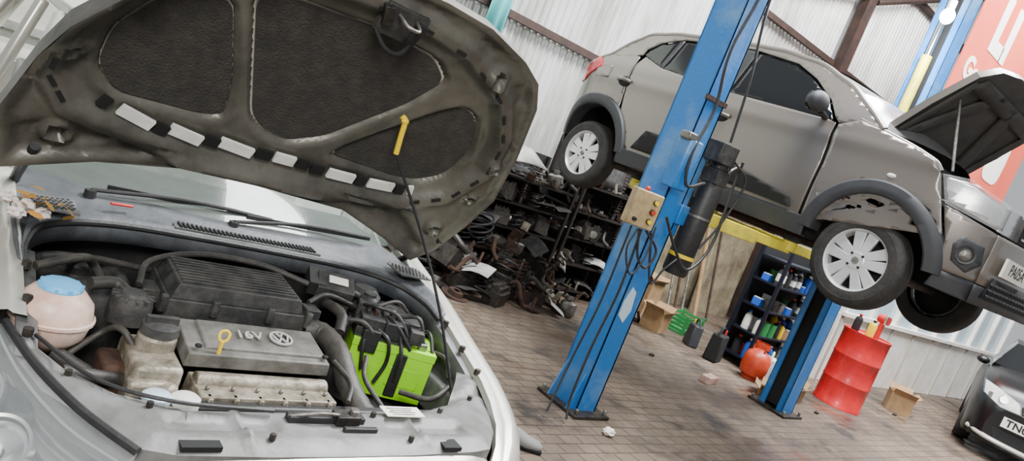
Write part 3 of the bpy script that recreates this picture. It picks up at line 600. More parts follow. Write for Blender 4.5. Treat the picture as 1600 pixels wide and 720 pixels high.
for z,o_ in((.685,.0),(.67,-.035),(.62,-.07),(.52,-.10),(.40,-.11),(.28,-.09),(.20,-.04)):
    rows.append([S(.86*math.sin(a)*1.0,-.175+o_+.42*(1-math.cos(a))**1.1,(z-(.30 if a<0 else .14)*ss(.50,.78,abs(math.sin(a)))*ss(.2,.66,z))) for a in [(-1.35+2.7*i/32) for i in range(33)]])
MB().grid(rows,m_silver).obj('bumper',SD,smooth=60)
MB().box(S(0,-.29,.42),(.9,.02,.12),m_blk).obj('front_grille',SD)
def sp(mb,name,label=None,**k): return mb.obj(name,SD,label=label,**k)
mb=MB(); c=S(-.61,.40,.735)
mb.lathe([(0,-.085),(.055,-.08),(.085,-.045),(.092,-.008),(.092,.008),(.086,.04),(.06,.07),(.045,.078)],c,m_res); mb.lathe([(.093,-.006),(.099,-.004),(.099,.004),(.093,.006)],c,m_res)
RS=sp(mb,'coolant_reservoir','translucent pinkish white coolant tank',smooth=50)
mb=MB(); mb.lathe([(.05,0),(.052,.012),(.046,.022),(.02,.026),(0,.026)],(c[0],c[1],c[2]+.066),m_blue)
for i in range(10):
    a=i*math.pi/5; mb.box((c[0]+.048*math.cos(a),c[1]+.048*math.sin(a),c[2]+.078),(.008,.008,.016),m_blue,(0,0,a))
mb.obj('reservoir_cap',RS,label='blue screw cap')
for pts,r_,rb in (([S(-.53,.48,.80),S(-.46,.50,.80),S(-.42,.44,.77),S(-.38,.40,.72)],.018,0),([S(-.60,.34,.66),S(-.5,.30,.62),S(-.38,.30,.6)],.022,0),([S(-.66,.50,.82),S(-.55,.56,.84),S(-.5,.62,.80),S(-.44,.60,.72)],.012,0),([S(-.60,.20,.68),S(-.5,.22,.66),S(-.42,.25,.64)],.018,0),([S(.11,.46,.75),S(.16,.43,.75),S(.18,.33,.73),S(.19,.22,.67),S(.23,.13,.62),S(.30,.09,.60)],.035,.06),([S(.22,.60,.80),S(.24,.50,.80),S(.22,.44,.76)],.018,.06),([S(.40,.66,.80),S(.33,.62,.84),S(.25,.66,.82)],.012,0),([S(-.30,.70,.78),S(-.5,.68,.80),S(-.58,.60,.80)],.01,0),([S(.36,.44,.76),S(.30,.46,.80),S(.24,.5,.78)],.008,0),([S(.30,.36,.72),S(.27,.28,.68),S(.32,.2,.62)],.008,0),
    ([S(-.62,.30,.62),S(-.5,.38,.70),S(-.46,.34,.74),S(-.42,.28,.70)],.009,0),([S(-.66,.24,.66),S(-.58,.16,.66),S(-.46,.14,.60)],.02,0),([S(.12,.52,.82),S(.2,.56,.84),S(.34,.60,.80),S(.5,.62,.76)],.008,0),([S(.60,.48,.72),S(.62,.36,.74),S(.60,.28,.70)],.008,0),([S(.58,.62,.80),S(.50,.60,.84),S(.36,.56,.80)],.007,0),([S(-.40,.52,.80),S(-.36,.62,.84),S(-.2,.70,.86),S(0,.70,.86),S(.16,.64,.84)],.010,0),([S(.14,.28,.73),S(.16,.18,.71),S(.12,.10,.69)],.007,0),([S(.45,.32,.62),S(.52,.24,.64),S(.6,.26,.68)],.010,0)):
    sp(MB().tube(pts,r_,m_hose,12,rib=rb),'hose')
def slab(mb,x0,x1,y0,y1,z0,z1,mat,tilt=0,tp=.94):
    mb.box(S((x0+x1)/2,(y0+y1)/2,(z0+z1)/2),(x1-x0,y1-y0,z1-z0),mat,(tilt,0,0),tp,tp)
mb=MB(); slab(mb,-.34,.10,.45,.68,.74,.80,m_blk2,.05,.96); slab(mb,-.325,.085,.46,.67,.80,.845,m_blk2,.05,.92)
for i in range(9): mb.box(S(-.12,.485+i*.0205,.846+(i-4)*.0012),(.36,.006,.014),m_blk2,(.05,0,0))
for x in(-.345,-.2,-.03,.10): mb.cyl(S(x,.445,.76),S(x,.445,.81),.012,m_blk2,n=8)
mb.box(S(.12,.49,.79),(.05,.06,.05),m_blk2); mb.box(S(-.36,.56,.77),(.05,.08,.04),m_blk2)
sp(mb,'air_filter_box','black ribbed air filter housing',bevel=.006)
mb=MB(); slab(mb,-.31,.12,.25,.435,.70,.742,m_cover,.12,.97); slab(mb,-.26,.11,.275,.42,.738,.752,m_cover,.12,.97)
for x in(-.28,.10): mb.cyl(S(x,.27,.742),S(x,.27,.75),.010,m_dark)
EC=sp(mb,'engine_cover','dusty grey engine cover with round emblem',bevel=.008)
tl_=.12; up_=Vector((0,-math.sin(tl_),math.cos(tl_))); yv=Vector((0,math.cos(tl_),math.sin(tl_)))
e=Vector(S(-.02,.345,.752))+up_*.004; Bm=Matrix((Vector((1,0,0)),yv,up_)).transposed(); mb=MB()
mb.lathe([(.030,0),(.030,.005),(.036,.005),(.036,0)],e,m_ltr,up_); mb.lathe([(0,.0015),(.030,.0015)],e,m_dark,up_)
def stroke(a,b):
    a=Vector((*a,0))*.86;b=Vector((*b,0))*.86; d=b-a; ang=math.atan2(d.y,d.x); L_=d.length/2+.001; w_=.0026; u=Vector((math.cos(ang),math.sin(ang),0)); v=Vector((-u.y,u.x,0)); m0=(a+b)/2
    vs=[e+Bm@(m0+u*L_*i+v*w_*j+Vector((0,0,k))) for k in(.001,.006) for i,j in((-1,-1),(1,-1),(1,1),(-1,1))]
    mb.add(vs,[(3,2,1,0),(4,5,6,7),(0,1,5,4),(1,2,6,5),(2,3,7,6),(3,0,4,7)],m_ltr)
for a,b in(((-.013,.033),(0,.006)),((.013,.033),(0,.006)),((-.030,.020),(-.014,-.028)),((-.014,-.028),(0,0)),((0,0),(.014,-.028)),((.014,-.028),(.030,.020))): stroke(a,b)
mb.obj('round_emblem',EC,label='round V over W emblem')
text('16V',.052,m_ltr,'cover_lettering',EC,basis(Vector(S(-.118,.345,.752))+up_*.006,(1,0,0),yv),.002,off=.01)
mb=MB(); slab(mb,-.30,.10,.11,.25,.58,.68,m_alu,0,.97)
for i in range(6): mb.box(S(-.27+i*.068,.115,.63),(.014,.03,.10),m_alu); mb.cyl(S(-.27+i*.068,.15,.68),S(-.27+i*.068,.15,.69),.007,m_steel,n=6)
mb.cyl(S(-.29,.20,.675),S(.09,.20,.675),.028,m_alu)
mb.box(S(-.11,.14,.48),(.42,.12,.22),m_grm)
sp(mb,'cylinder_head','dusty cast aluminium cylinder head',bevel=.006)
mb=MB(); mb.box(S(-.39,.27,.60),(.12,.20,.24),m_alu); mb.cyl(S(-.38,.30,.70),S(-.38,.30,.76),.05,m_alu); mb.box(S(-.41,.17,.63),(.10,.05,.12),m_alu); mb.cyl(S(-.42,.2,.66),S(-.35,.14,.66),.03,m_alu); mb.box(S(-.47,.30,.62),(.06,.12,.12),m_rust)
sp(mb,'timing_housing','dusty alloy engine housing',bevel=.012)
mb=MB(); mb.lathe([(.0,.03),(.03,.03),(.047,.022),(.05,0)],S(-.38,.30,.76),m_blk2); mb.box(S(-.38,.30,.795),(.08,.018,.018),m_blk2); sp(mb,'oil_filler_cap','black oil filler cap')
mb=MB(); mb.lathe([(0,.03),(.03,.032),(.036,.024),(.05,.02),(.056,.0),(.056,-.05)],S(-.43,.43,.78),m_blk2)
for i in range(12):
    a=i*math.pi/6; mb.box(S(-.43+.045*math.cos(a),.43+.045*math.sin(a),.80),(.02,.006,.008),m_blk2,(0,0,a))
sp(mb,'power_steering_reservoir','black round fluid reservoir')
mb=MB(); q=Vector(S(-.225,.26,.76)); k_=.7
mb.tube([q+Vector((0.0,0,-.06)),q,q+Vector((.001,.0,.007))],.0055,m_yel); mb.tube([q+Vector(v)*k_ for v in((0.0,0,.01),(-.016,.0,.022),(-.014,.01,.045),(.006,.012,.053),(.022,.008,.042),(.016,.0,.02),(0.0,0,.01))],.0042,m_yel); sp(mb,'oil_dipstick','yellow ring-handled dipstick')
mb=MB(); mb.lathe([(0,.014),(.028,.012),(.036,.006),(.037,-.03)],S(-.335,.10,.675),m_white); sp(mb,'fluid_cap','white round cap')
mb=MB(); mb.lathe([(0,.012),(.028,.010),(.036,.004),(.037,-.03)],S(-.40,.11,.675),m_winb); sp(mb,'fluid_cap','pale blue round cap')
bc=Vector(S(.475,.50,.64)); br=-.36; RB=Matrix.Rotation(br,3,'Z')
def bb(mb,u,v,w,sz,mat): mb.box(bc+RB@Vector((u,v,w)),sz,mat,(0,0,br))
mb=MB(); bb(mb,0,0,-.01,(.30,.17,.17),m_lime); bb(mb,0,0,.085,(.305,.175,.03),m_lime); bb(mb,.06,-.086,-.01,(.12,.004,.07),m_lime)
BT=sp(mb,'battery','bright lime green car battery',bevel=.006)
mb=MB(); bb(mb,-.05,.0,.115,(.21,.15,.04),m_blk2); bb(mb,-.09,-.03,.145,(.11,.08,.05),m_blk2); bb(mb,.03,.02,.150,(.09,.10,.05),m_blk); bb(mb,.03,-.093,.0,(.04,.012,.16),m_blk); bb(mb,.10,-.05,.11,(.03,.03,.03),m_steel); bb(mb,-.12,.05,.16,(.07,.06,.06),m_blk2); bb(mb,-.03,-.06,.145,(.06,.05,.06),m_blk); bb(mb,.06,-.05,.14,(.05,.06,.05),m_blk2); bb(mb,-.10,-.08,.10,(.06,.05,.08),m_blk)
for i in range(4): bb(mb,-.12+i*.03,.0,.175,(.015,.05,.02),m_rust if i%2 else m_blk)
mb.obj('fuse_carrier',BT,bevel=.004,label='black fuse carrier and cable clamps')
for pts in([(-.1,-.06,.15),(-.12,-.10,.10),(-.10,-.11,.0)],[(0,-.07,.14),(.02,-.11,.08),(.03,-.10,-.02)],[(.0,.0,.18),(.06,-.03,.20),(.1,-.05,.12)],[(-.12,.0,.17),(-.17,-.04,.12),(-.18,-.03,.0)],[(-.05,-.03,.18),(-.02,-.08,.17),(.05,-.09,.1)],[(-.14,.03,.18),(-.10,-.02,.20),(-.02,-.03,.19),(.04,-.06,.13)],[(.08,.05,.12),(.12,.0,.15),(.14,-.06,.10)],[(-.08,-.08,.14),(-.04,-.11,.12),(-.02,-.10,.04),(-.04,-.105,-.04)]):
    MB().tube([bc+RB@Vector(p) for p in pts],.007,m_blk).obj('battery_cable',BT)
mb=MB(); mb.box(S(.27,.66,.82),(.13,.10,.09),m_blk2,(.35,0,-.3)); mb.box(S(.272,.645,.868),(.07,.04,.004),m_label,(.35,0,-.3)); mb.box(S(.21,.69,.84),(.06,.12,.05),m_blk,(.2,0,-.3)); sp(mb,'control_unit','black engine control box with sticker',bevel=.006)
mb=MB(); mb.lathe([(0,.05),(.04,.045),(.065,.02),(.07,-.01),(.06,-.06)],S(.42,.70,.80),m_blk2); mb.lathe([(.072,.0),(.074,.01),(.072,.02)],S(.42,.70,.79),m_steel); sp(mb,'brake_servo','round black brake servo')
mb=MB(); mb.lathe([(0,0),(.035,.0),(.035,.04),(.024,.05),(.024,.06),(0,.06)],S(.40,.62,.79),m_blk2,n=16); sp(mb,'brake_fluid_reservoir','small dusty fluid bottle')
random.seed(7)
for i in range(16):
    x,y=-.72+random.random()*.12,.58+random.random()*.22
    a=random.random()*6; mb=MB(); mb.add([(-.022,0,0),(-.006,.010,.006),(.012,.008,.009),(.024,0,.010),(.010,-.008,.008),(-.008,-.009,.006)],[(0,1,2,3,4,5)],m_leaf)
    o=mb.obj('dry_petal'); o.location=S(x,y,.920+i*.002); o.rotation_euler=(random.uniform(-.6,.6),random.uniform(-.6,.6),a); tag(o,'dry yellow-brown petal lying on the scuttle panel','petal','dry petals on the scuttle')
def crumple(name,c,r,mat,label,cat,seed=1,group=None):
    random.seed(seed); mb=MB(); mb.ball((0,0,0),r,mat,14,9); mb.v=[tuple(Vector(v)*(1+random.uniform(-.28,.22))) for v in mb.v]
    o=mb.obj(name,smooth=25); o.location=c; tag(o,label,cat,group); return o
for i,(x,y) in enumerate(((-.72,.60),(-.69,.68),(-.73,.72),(-.66,.62))):
    crumple('faded_flower',S(x,y,.922),(.022,.022,.015),m_tissue,'faded pinkish white flower on the scuttle panel','flower',3+i,'flowers on the scuttle')
mb=MB(); mb.box((0,0,0),(.07,.012,.008),m_red2); o=mb.obj('red_marker',bevel=.003); o.location=S(-.42,.86,.925); o.rotation_euler=(0,0,.2); tag(o,'small red plastic strip lying by the windscreen','plastic strip')
# ================================================================= CLUTTER
def gear():
    mb=MB(); mb.cyl((0,0,0),(0,0,.03),.09,m_grm,n=24); mb.cyl((0,0,.03),(0,0,.06),.035,m_steel)
    for i in range(18):
        a=2*math.pi*i/18; mb.box((.095*math.cos(a),.095*math.sin(a),.015),(.018,.012,.03),m_grm,(0,0,a))
    return mb
def rotor(): return MB().lathe([(.03,.06),(.07,.06),(.075,.02),(.13,.02),(.13,0),(.05,0)],(0,0,0),m_rust,n=28)
def altern():
    mb=MB().lathe([(0,0),(.06,0),(.075,.02),(.075,.12),(.05,.14),(.02,.14),(.035,.15),(.035,.18),(0,.18)],(0,0,0),m_steel,n=20); mb.box((.08,0,.06),(.04,.03,.05),m_grm); return mb
def block():
    mb=MB().box((0,0,.07),(.20,.16,.14),m_grm); mb.box((0,0,.16),(.18,.10,.05),m_grm)
    for i in range(4): mb.cyl((-.07+i*.045,0,.18),(-.07+i*.045,0,.20),.018,m_blk)
    mb.cyl((.10,0,.08),(.13,0,.08),.045,m_steel); return mb
def hoseb(): return MB().tube([(-.10,0,.02),(-.04,.06,.05),(.04,.02,.14),(.08,-.06,.08),(.12,.0,.03)],.02,m_hose,8,rib=.12)
def bracket(mt=None):
    mt=mt or m_rust; mb=MB().box((0,0,.01),(.18,.1,.012),mt); mb.box((.08,0,.06),(.012,.1,.1),mt); mb.box((-.05,.04,.05),(.02,.02,.12),mt,(.4,.3,0)); mb.cyl((0,0,0),(0,0,.05),.02,m_steel); return mb
def pipe(): return MB().tube([(-.12,0,.03),(-.05,0,.03),(0,.04,.09),(.05,.03,.18),(.12,0,.16)],.018,m_rust,8)
def plate(mt=None):
    mb=MB(); rows=[[(x,y,.06*math.cos(x*8)+.3*y+.03) for y in(-.09,-.03,.03,.09)] for x in(-.14,-.07,0,.07,.14)]; mb.grid(rows,mt or m_blk2); return mb
def strut():
    mb=MB().cyl((0,0,0),(0,0,.16),.026,m_grm); mb.cyl((0,0,.16),(0,0,.27),.01,m_steel); mb.tube([(.045*math.cos(t*.8),.045*math.sin(t*.8),.08+t*.0045) for t in range(40)],.007,m_rust,6,2); return mb
def wires():
    random.seed(4); return MB().tube([(.12*math.cos(i*1.3)*(.6+.4*random.random()),.09*math.sin(i*1.3),.02+.012*i) for i in range(14)],.008,m_blk,6)
mk=[(gear,'toothed_gear','greasy toothed gear wheel','gear',1),(rotor,'brake_disc','rusty used brake disc','brake disc',1),(altern,'alternator','used cast alternator','car part',.5),(block,'engine_block','greasy small engine block','engine part',1.2),(hoseb,'rubber_hose','black ribbed rubber hose','hose',1.2),(bracket,'metal_bracket','rusty angled metal bracket','bracket',1.2),(pipe,'exhaust_pipe','rusty bent exhaust pipe','pipe',1.5),(plate,'plastic_trim','dusty black plastic trim piece','car part',1.6),(strut,'suspension_strut','old coil spring suspension strut','suspension strut',1),(block,'gearbox_housing','black greasy gearbox housing','engine part',1),(lambda:bracket(m_alu),'alloy_bracket','pale cast alloy bracket','bracket',.9),(lambda:plate(m_foam),'pale_trim','pale grey curved plastic trim piece','car part',.35),(wires,'wiring_bundle','tangled bundle of black wiring','wiring',1.6)]
PR=[];WT=[]
for f_,n_,l_,c_,w_ in mk: PR.append((f_().obj(n_,smooth=40),l_,c_)); WT.append(w_)
used=set()
def scatter(x0,x1,y0,y1,cell,zf,group,labsuf,tilt=.12,smin=.75,smax=1.0):
    y=y0
    while y<=y1+1e-6:
        x=x0
        while x<=x1+1e-6:
            k=random.choices(range(len(PR)),WT)[0]; o,l_,c_=PR[k]
            loc=(x+random.uniform(-.03,.03),y+random.uniform(-.02,.02),zf)
            rot=(random.uniform(-tilt,tilt),random.uniform(-tilt,tilt),random.uniform(0,6.28)); s_=random.uniform(smin,smax)
            if k not in used: used.add(k); c=o; c.location=loc; c.rotation_euler=rot; c.scale=(s_,)*3
            else: c=copyt(o,loc,rot,s_)
            tag(c,l_+' '+labsuf,c_,group); x+=cell
        y+=cell
def rack(x0,x1,y0,y1,zs,h,mat,label,back=True):
    T=thing('storage_rack',label,'rack',((x0+x1)/2,(y0+y1)/2,0))
    for x in(x0,x1):
        for y in(y0,y1): MB().box((x,y,h/2),(.035,.035,h),mat).obj('upright',T)
    for z in zs: MB().box(((x0+x1)/2,(y0+y1)/2,z-.010),(x1-x0+.02,y1-y0+.02,.020),mat).obj('shelf',T)
    if back: MB().box(((x0+x1)/2,y1+.03,h/2),(x1-x0+.04,.015,h),m_dark).obj('dark_backing_sheet',T)  # added dark sheet standing in for the gloom behind the shelves, hides the wall
    return T
random.seed(11)
rack(3.95,5.62,5.65,6.25,(.10,.36,.62,.88,1.14),1.42,m_rackg,'dark metal rack heaped with greasy engine parts')
rack(5.72,7.25,5.65,6.25,(.10,.40,.70,1.00,1.30),1.72,m_rackg,'dark metal rack crammed with spare parts')
for z in (.10,.36,.62,.88,1.14): scatter(4.08,5.55,5.72,6.1,.18,z+.003,'engine parts on the rack','on the rack',.2,.85,1.05)
for z in (.10,.40,.70,1.00,1.30): scatter(5.85,7.2,5.74,5.95,.18,z+.003,'engine parts on the rack','on the rack',.2,.9,1.1)
scatter(4.0,5.7,5.0,5.5,.25,.005,'engine parts on the floor','piled on the floor',.2,1.0,1.3)
scatter(4.1,5.6,5.15,5.5,.24,.15,'engine parts on the floor','piled on the floor',.5,1.0,1.4)
scatter(4.1,5.5,5.35,5.5,.24,.30,'engine parts on the floor','piled on the floor',.5,1.0,1.4)
scatter(4.2,5.3,5.5,5.5,.24,.47,'engine parts on the floor','piled on the floor',.5,1.0,1.4)
scatter(5.95,7.2,5.3,5.5,.32,.005,'engine parts on the floor','lying on the floor',.15,.9,1.2)
def dpanel(loc,rot,mat,label,sz=1):
    mb=MB(); mb.grid([[(x*sz,y*sz,.08*math.cos(x*2.2)*sz+.1*y) for y in(-.2,-.1,0,.1,.2)] for x in(-.35,-.2,-.1,0,.1,.2,.35)],mat); o=mb.obj('body_panel',solid=.01); o.location=loc; o.rotation_euler=rot; tag(o,label,'car body panel'); return o
dpanel((4.72,5.62,1.33),(.35,0,.2),m_foam,'loose silver car body panel on the rack',.75)
dpanel((5.50,5.35,.45),(.9,.3,.5),m_foam,'crumpled pale panel leaning against the rack',.4)
dpanel((6.05,5.78,1.50),(1.25,0,.1),m_blk2,'black plastic panel standing on the rack',.9)
def bottle(mat,capm,name,label,h=.22,r=.05,lab=True):
    mb=MB(); mb.lathe([(0,0),(r,0),(r*1.02,.01),(r*1.02,h*.68),(r*.8,h*.8),(r*.35,h*.86),(r*.35,h*.92),(0,h*.92)],(0,0,0),mat,n=16,sy=.75)
    if lab: mb.lathe([(r*1.04,h*.2),(r*1.04,h*.55)],(0,0,0),m_label,n=16,sy=.75)
    o=mb.obj(name); tag(o,label,'bottle'); MB().lathe([(r*.42,h*.9),(r*.42,h),(0,h)],(0,0,0),capm,n=12).obj('bottle_cap',o,local=True); return o
def can(mat,label,h=.14,r=.045):
    mb=MB(); mb.lathe([(0,0),(r,0),(r,h),(r*.92,h),(r*.9,h-.006),(0,h-.006)],(0,0,0),mat,n=18); o=mb.obj('tin_can'); tag(o,label,'can'); MB().lathe([(r*1.01,h*.3),(r*1.01,h*.6)],(0,0,0),mat,n=18).obj('can_label',o,local=True); return o
def pbox(mat,label,sx=.13,sy=.09,h=.12):
    o=MB().box((0,0,h/2),(sx,sy,h),mat).obj('parts_box',bevel=.003); tag(o,label,'box'); MB().box((0,0,h+.003),(sx*.5,sy+.004,.006),m_label).obj('tape_strip',o,local=True); return o
BP=[bottle(m_white,m_bluep,'oil_bottle','white oil bottle with blue cap on the rack'),bottle(m_yel,m_dark,'oil_bottle','yellow oil bottle with black cap on the rack',lab=False),bottle(m_bluep,m_white,'oil_bottle','blue fluid bottle with white cap on the rack',lab=False),bottle(m_dark,m_red2,'oil_bottle','black oil bottle with red cap on the rack',lab=False),bottle(m_grm,m_dark,'oil_bottle','grey oil bottle with black cap on the rack',lab=False),bottle(m_clad,m_white,'oil_bottle','dark grey oil bottle with label on the rack'),can(m_red2,'red tin can on the rack'),can(m_steel,'plain metal tin can on the rack'),can(m_green,'green tin can on the rack'),can(m_grm,'black greasy tin can on the rack'),pbox(m_card,'small cardboard parts box on the rack'),pbox(m_foam,'pale grey parts box on the rack',.11,.1,.16),pbox(m_bluep,'small blue parts box on the rack',.12,.09,.08)]
x0,x1,y0,y1=7.60,8.85,4.15,4.50
rack(x0,x1,y0,y1,(.12,.42,.72,1.02,1.30),1.42,m_rackb,'dark blue rack with rows of oil bottles and cans')
first=set()
def shelfrow(xa,xb,yy,z,st,grp,P=BP):
    x=xa
    while x<xb:
        k=random.choice((0,0,1,2,3,3,4,5,5,6,7,8,9,10,10,11,12)); s_=random.uniform(.75,1.15)
        if k in first: c=copyt(P[k],(x,yy+random.uniform(-.02,.02),z),(0,0,random.uniform(-.5,.5)),s_)
        else: first.add(k); c=P[k]; c.location=(x,yy,z); c.scale=(s_,)*3
        c['group']=grp; x+=st*random.uniform(.95,1.3)
for z in(.12,.42,.72,1.02):
    shelfrow(x0+.08,x1-.06,y0+.07,z,.12,'bottles and cans on the blue rack'); shelfrow(x0+.1,x1-.06,y0+.23,z,.125,'bottles and cans on the blue rack')
T=thing('gas_cylinder','small orange-red gas cylinder standing on the floor','gas cylinder',(7.40,3.92,0))
gx,gy=7.40,3.92
MB().lathe([(0,.03),(.08,.02),(.13,.06),(.145,.12),(.145,.24),(.12,.30),(.06,.34),(.03,.35),(0,.35)],(gx,gy,0),m_orange).obj('cylinder_body',T)
MB().lathe([(.09,0),(.1,.0),(.1,.03),(.09,.03)],(gx,gy,0),m_orange).obj('foot_ring',T)
mb=MB(); mb.lathe([(.075,.36),(.08,.36),(.08,.42),(.075,.42)],(gx,gy,0),m_orange); mb.cyl((gx,gy,.34),(gx,gy,.41),.018,m_steel)
for i in range(3): a=i*2.1; mb.box((gx+.078*math.cos(a),gy+.078*math.sin(a),.34),(.015,.015,.08),m_orange)
mb.obj('collar_valve',T)
def jug(loc,mat,capm,label,sc_=1,rz=0):
    T=thing('jerry_can',label,'jerry can',loc,rz)
    MB().box((0,0,.13*sc_),(.2*sc_,.13*sc_,.26*sc_),mat,ty=.9,tx=.9).obj('can_body',T,local=True,bevel=.02)
    MB().tube([(-.08*sc_,0,.25*sc_),(-.04*sc_,0,.32*sc_),(.04*sc_,0,.31*sc_),(.05*sc_,0,.25*sc_)],.012*sc_,mat).obj('handle',T,local=True)
    MB().cyl((.075*sc_,0,.255*sc_),(.075*sc_,0,.30*sc_),.022*sc_,capm).obj('cap',T,local=True)
jug((7.22,4.32,0),m_dark,m_red2,'black jerry can beside the blue rack',1.2,.3); jug((7.76,3.96,.0),m_white,m_green,'white plastic jug beside the gas cylinder',1.0,.5); jug((8.15,3.93,0),m_red2,m_yel,'red fuel can on the floor by the rack',.8,.9); jug((7.30,4.70,0),m_clad,m_yel,'grey jerry can beside the rack',1.0,1)
def carton(loc,sz,rz,label):
    T=thing('cardboard_box',label,'box',loc,rz); mb=MB(); x,y,z=sz
    mb.box((0,0,.004),(x,y,.008),m_card)
    for s in(-1,1): mb.box((s*x/2,0,z/2),(.008,y,z),m_card); mb.box((0,s*y/2,z/2),(x,.008,z),m_card)
    mb.obj('box_body',T,local=True)
    for s in(-1,1): MB().box((s*(x/2+.04),0,z+.03),(.1,y,.006),m_card,(0,-s*.7,0)).obj('flap',T,local=True); MB().box((0,s*(y/2+.03),z+.02),(x,.08,.006),m_card,(s*.6,0,0)).obj('flap',T,local=True)
carton((7.05,5.08,0),(.28,.24,.24),.3,'open cardboard box with clutter near the plaster wall'); carton((7.55,5.75,0),(.28,.28,.44),.1,'tall cardboard box near the plaster wall'); carton((10.3,3.45,0),(.36,.28,.24),.5,'worn cardboard box in front of the white partition'); carton((7.1,3.5,0),(.3,.2,.07),.5,'flattened low cardboard tray on the floor')
carton((7.65,3.58,0),(.34,.24,.12),.2,'low cardboard tray below the blue rack')
T=thing('green_crate','green plastic crate on the floor by the wall','crate',(7.75,5.2,0),.2); mb=MB(); mb.box((0,0,.01),(.5,.3,.02),m_green)
for s in(-1,1):
    for k in range(4): mb.box((s*.25,0,.05+k*.05),(.012,.3,.03),m_green); mb.box((0,s*.15,.05+k*.05),(.5,.012,.03),m_green)
    for q in(-1,1): mb.box((s*.245,q*.145,.12),(.03,.03,.24),m_green)
mb.obj('crate_body',T,local=True)
mb=MB(); mb.box((0,0,.035),(.22,.10,.07),m_brick); o=mb.obj('brick',bevel=.006); o.location=(6.30,3.70,0); o.rotation_euler=(0,0,.2); tag(o,'pale dusty brick lying on the floor','brick')
T=thing('oil_drum','bright red steel oil drum with a hand pump','oil drum',(8.62,3.48,0))
MB().lathe([(0,.01),(.25,.01),(.265,0),(.265,.02),(.258,.03),(.258,.28),(.264,.29),(.264,.30),(.258,.31),(.258,.57),(.264,.58),(.264,.59),(.258,.60),(.258,.85),(.265,.86),(.265,.88),(.25,.88),(.248,.865),(0,.865)],(8.62,3.48,0),m_drum,n=40).obj('drum_body',T,smooth=40)
mb=MB(); mb.cyl((8.7,3.42,.86),(8.7,3.42,1.1),.03,m_red2); mb.cyl((8.7,3.36,1.1),(8.7,3.48,1.1),.05,m_red2); mb.tube([(8.7,3.38,1.12),(8.6,3.36,1.16),(8.55,3.34,1.05)],.012,m_steel); mb.obj('hand_pump',T)
o=copyt(BP[1],(8.5,3.42,.865),(0,0,.3),.9); o['label']='yellow oil bottle standing on the red drum'; o=copyt(BP[3],(8.53,3.60,.865),(0,0,1),.9); o['label']='black oil bottle standing on the red drum'
for i,(x,m_) in enumerate(((8.35,m_steel),(8.5,m_rust),(8.68,m_steel),(9.0,m_card),(9.3,m_rust))):
    o=MB().cyl((0,0,0),(.12,.5,1.45+.1*(i%3)),.018+.012*(i==3),m_,n=10).obj('metal_tube'); o.location=(x,5.9,0); tag(o,'long metal tube leaning against the plaster wall','tube','tubes leaning on the wall')
mb=MB(); mb.box((0,0,.55),(1.0,.03,1.1),m_skirt); o=mb.obj('plywood_board',bevel=.003); o.location=(9.9,6.3,0); o.rotation_euler=(-.1,0,0); tag(o,'pale plywood board leaning on the wall','board')
crumple('rag',(3.76,2.70,.025),(.045,.035,.026),m_tissue,'small dirty white rag at the foot of the lift post','rag',5)
for i,(x,y) in enumerate(((7.6,3.2),(9.9,3.3),(9.5,3.6),(6.0,4.2))):
    crumple('debris_lump',(x,y,.012),(.03,.025,.015),m_rust if i%2 else m_grm,'small lump of dirt and scrap on the floor','debris',20+i)
mb=MB(); rows=[]
for y,w_,h_ in((-.14,.02,.03),(-.12,.04,.045),(-.05,.048,.06),(.02,.042,.09),(.09,.038,.10),(.13,.03,.095),(.14,.015,.06)):
    rows.append([(w_*math.cos(a),y,max(0,h_*math.sin(a)*.6+h_*.4)) for a in [i*math.pi*2/12 for i in range(13)]])
mb.grid(rows,M('shoe_grey',(120,120,118),.8)); o=mb.obj('shoe',smooth=60); o.location=(2.86,2.58,.015); o.rotation_euler=(0,0,1); tag(o,'worn grey shoe lying on the floor','shoe')
MB().grid([[(x*.9,y,.0) for x in(-.045,0,.045)] for y in(-.14,0,.14)],m_dark).obj('sole',o,local=True,solid=.02)
# banner in front of the partition, hung from the ceiling beam by two ropes
T=thing('workshop_banner','faded red banner with bold white lettering','banner',(10.75,4.085,2.9))
MB().box((10.75,4.085,4.25),(3.3,.012,3.1),m_ban).obj('banner_sheet',T)
for x in(9.2,12.3): MB().cyl((x,4.085,5.78),(x,4.085,7.98),.008,m_blk,n=6).obj('banner_rope',T)
wm=M('banner_white',(246,240,234),.6); BY=4.077
rr=[(math.copysign(abs(math.cos(a))**.5,math.cos(a)),math.copysign(abs(math.sin(a))**.5,math.sin(a))) for a in [i*math.pi/14 for i in range(28)]]
MB().prism([(x*.34,y*.34) for x,y in rr],lambda u,v,t:(11.5+u,BY-t,3.62+v),.004,wm).obj('banner_emblem',T,label='white rounded emblem shape')
text('LI',.85,wm,'banner_lettering',T,basis((9.98,BY-.002,4.86),(1,0,0),(0,0,1)),.002,off=.06)
text('Go',.36,wm,'banner_lettering',T,basis((9.54,BY-.002,4.22),(1,0,0),(0,0,1)),.002,off=.045)
T=thing('hanging_bulb','bright white bulb hanging on a cord','lamp',(6.22,3.02,3.72))
MB().ball((6.22,3.02,3.72),(.055,.055,.065),M('bulb_glow',(240,248,255),.4,emit=90)).obj('bulb',T)
MB().cyl((6.22,3.02,3.77),(6.22,3.02,3.85),.03,m_white).obj('lamp_socket',T)
MB().cyl((6.22,3.02,3.85),(6.22,3.02,8.0),.006,m_blk,n=6).obj('cord',T)
struct(MB().box((9.3,3.02,8.05),(14,.12,.12),m_beam).obj('ceiling_beam')); struct(MB().box((9.3,4.085,8.05),(14,.12,.12),m_beam).obj('ceiling_beam'))
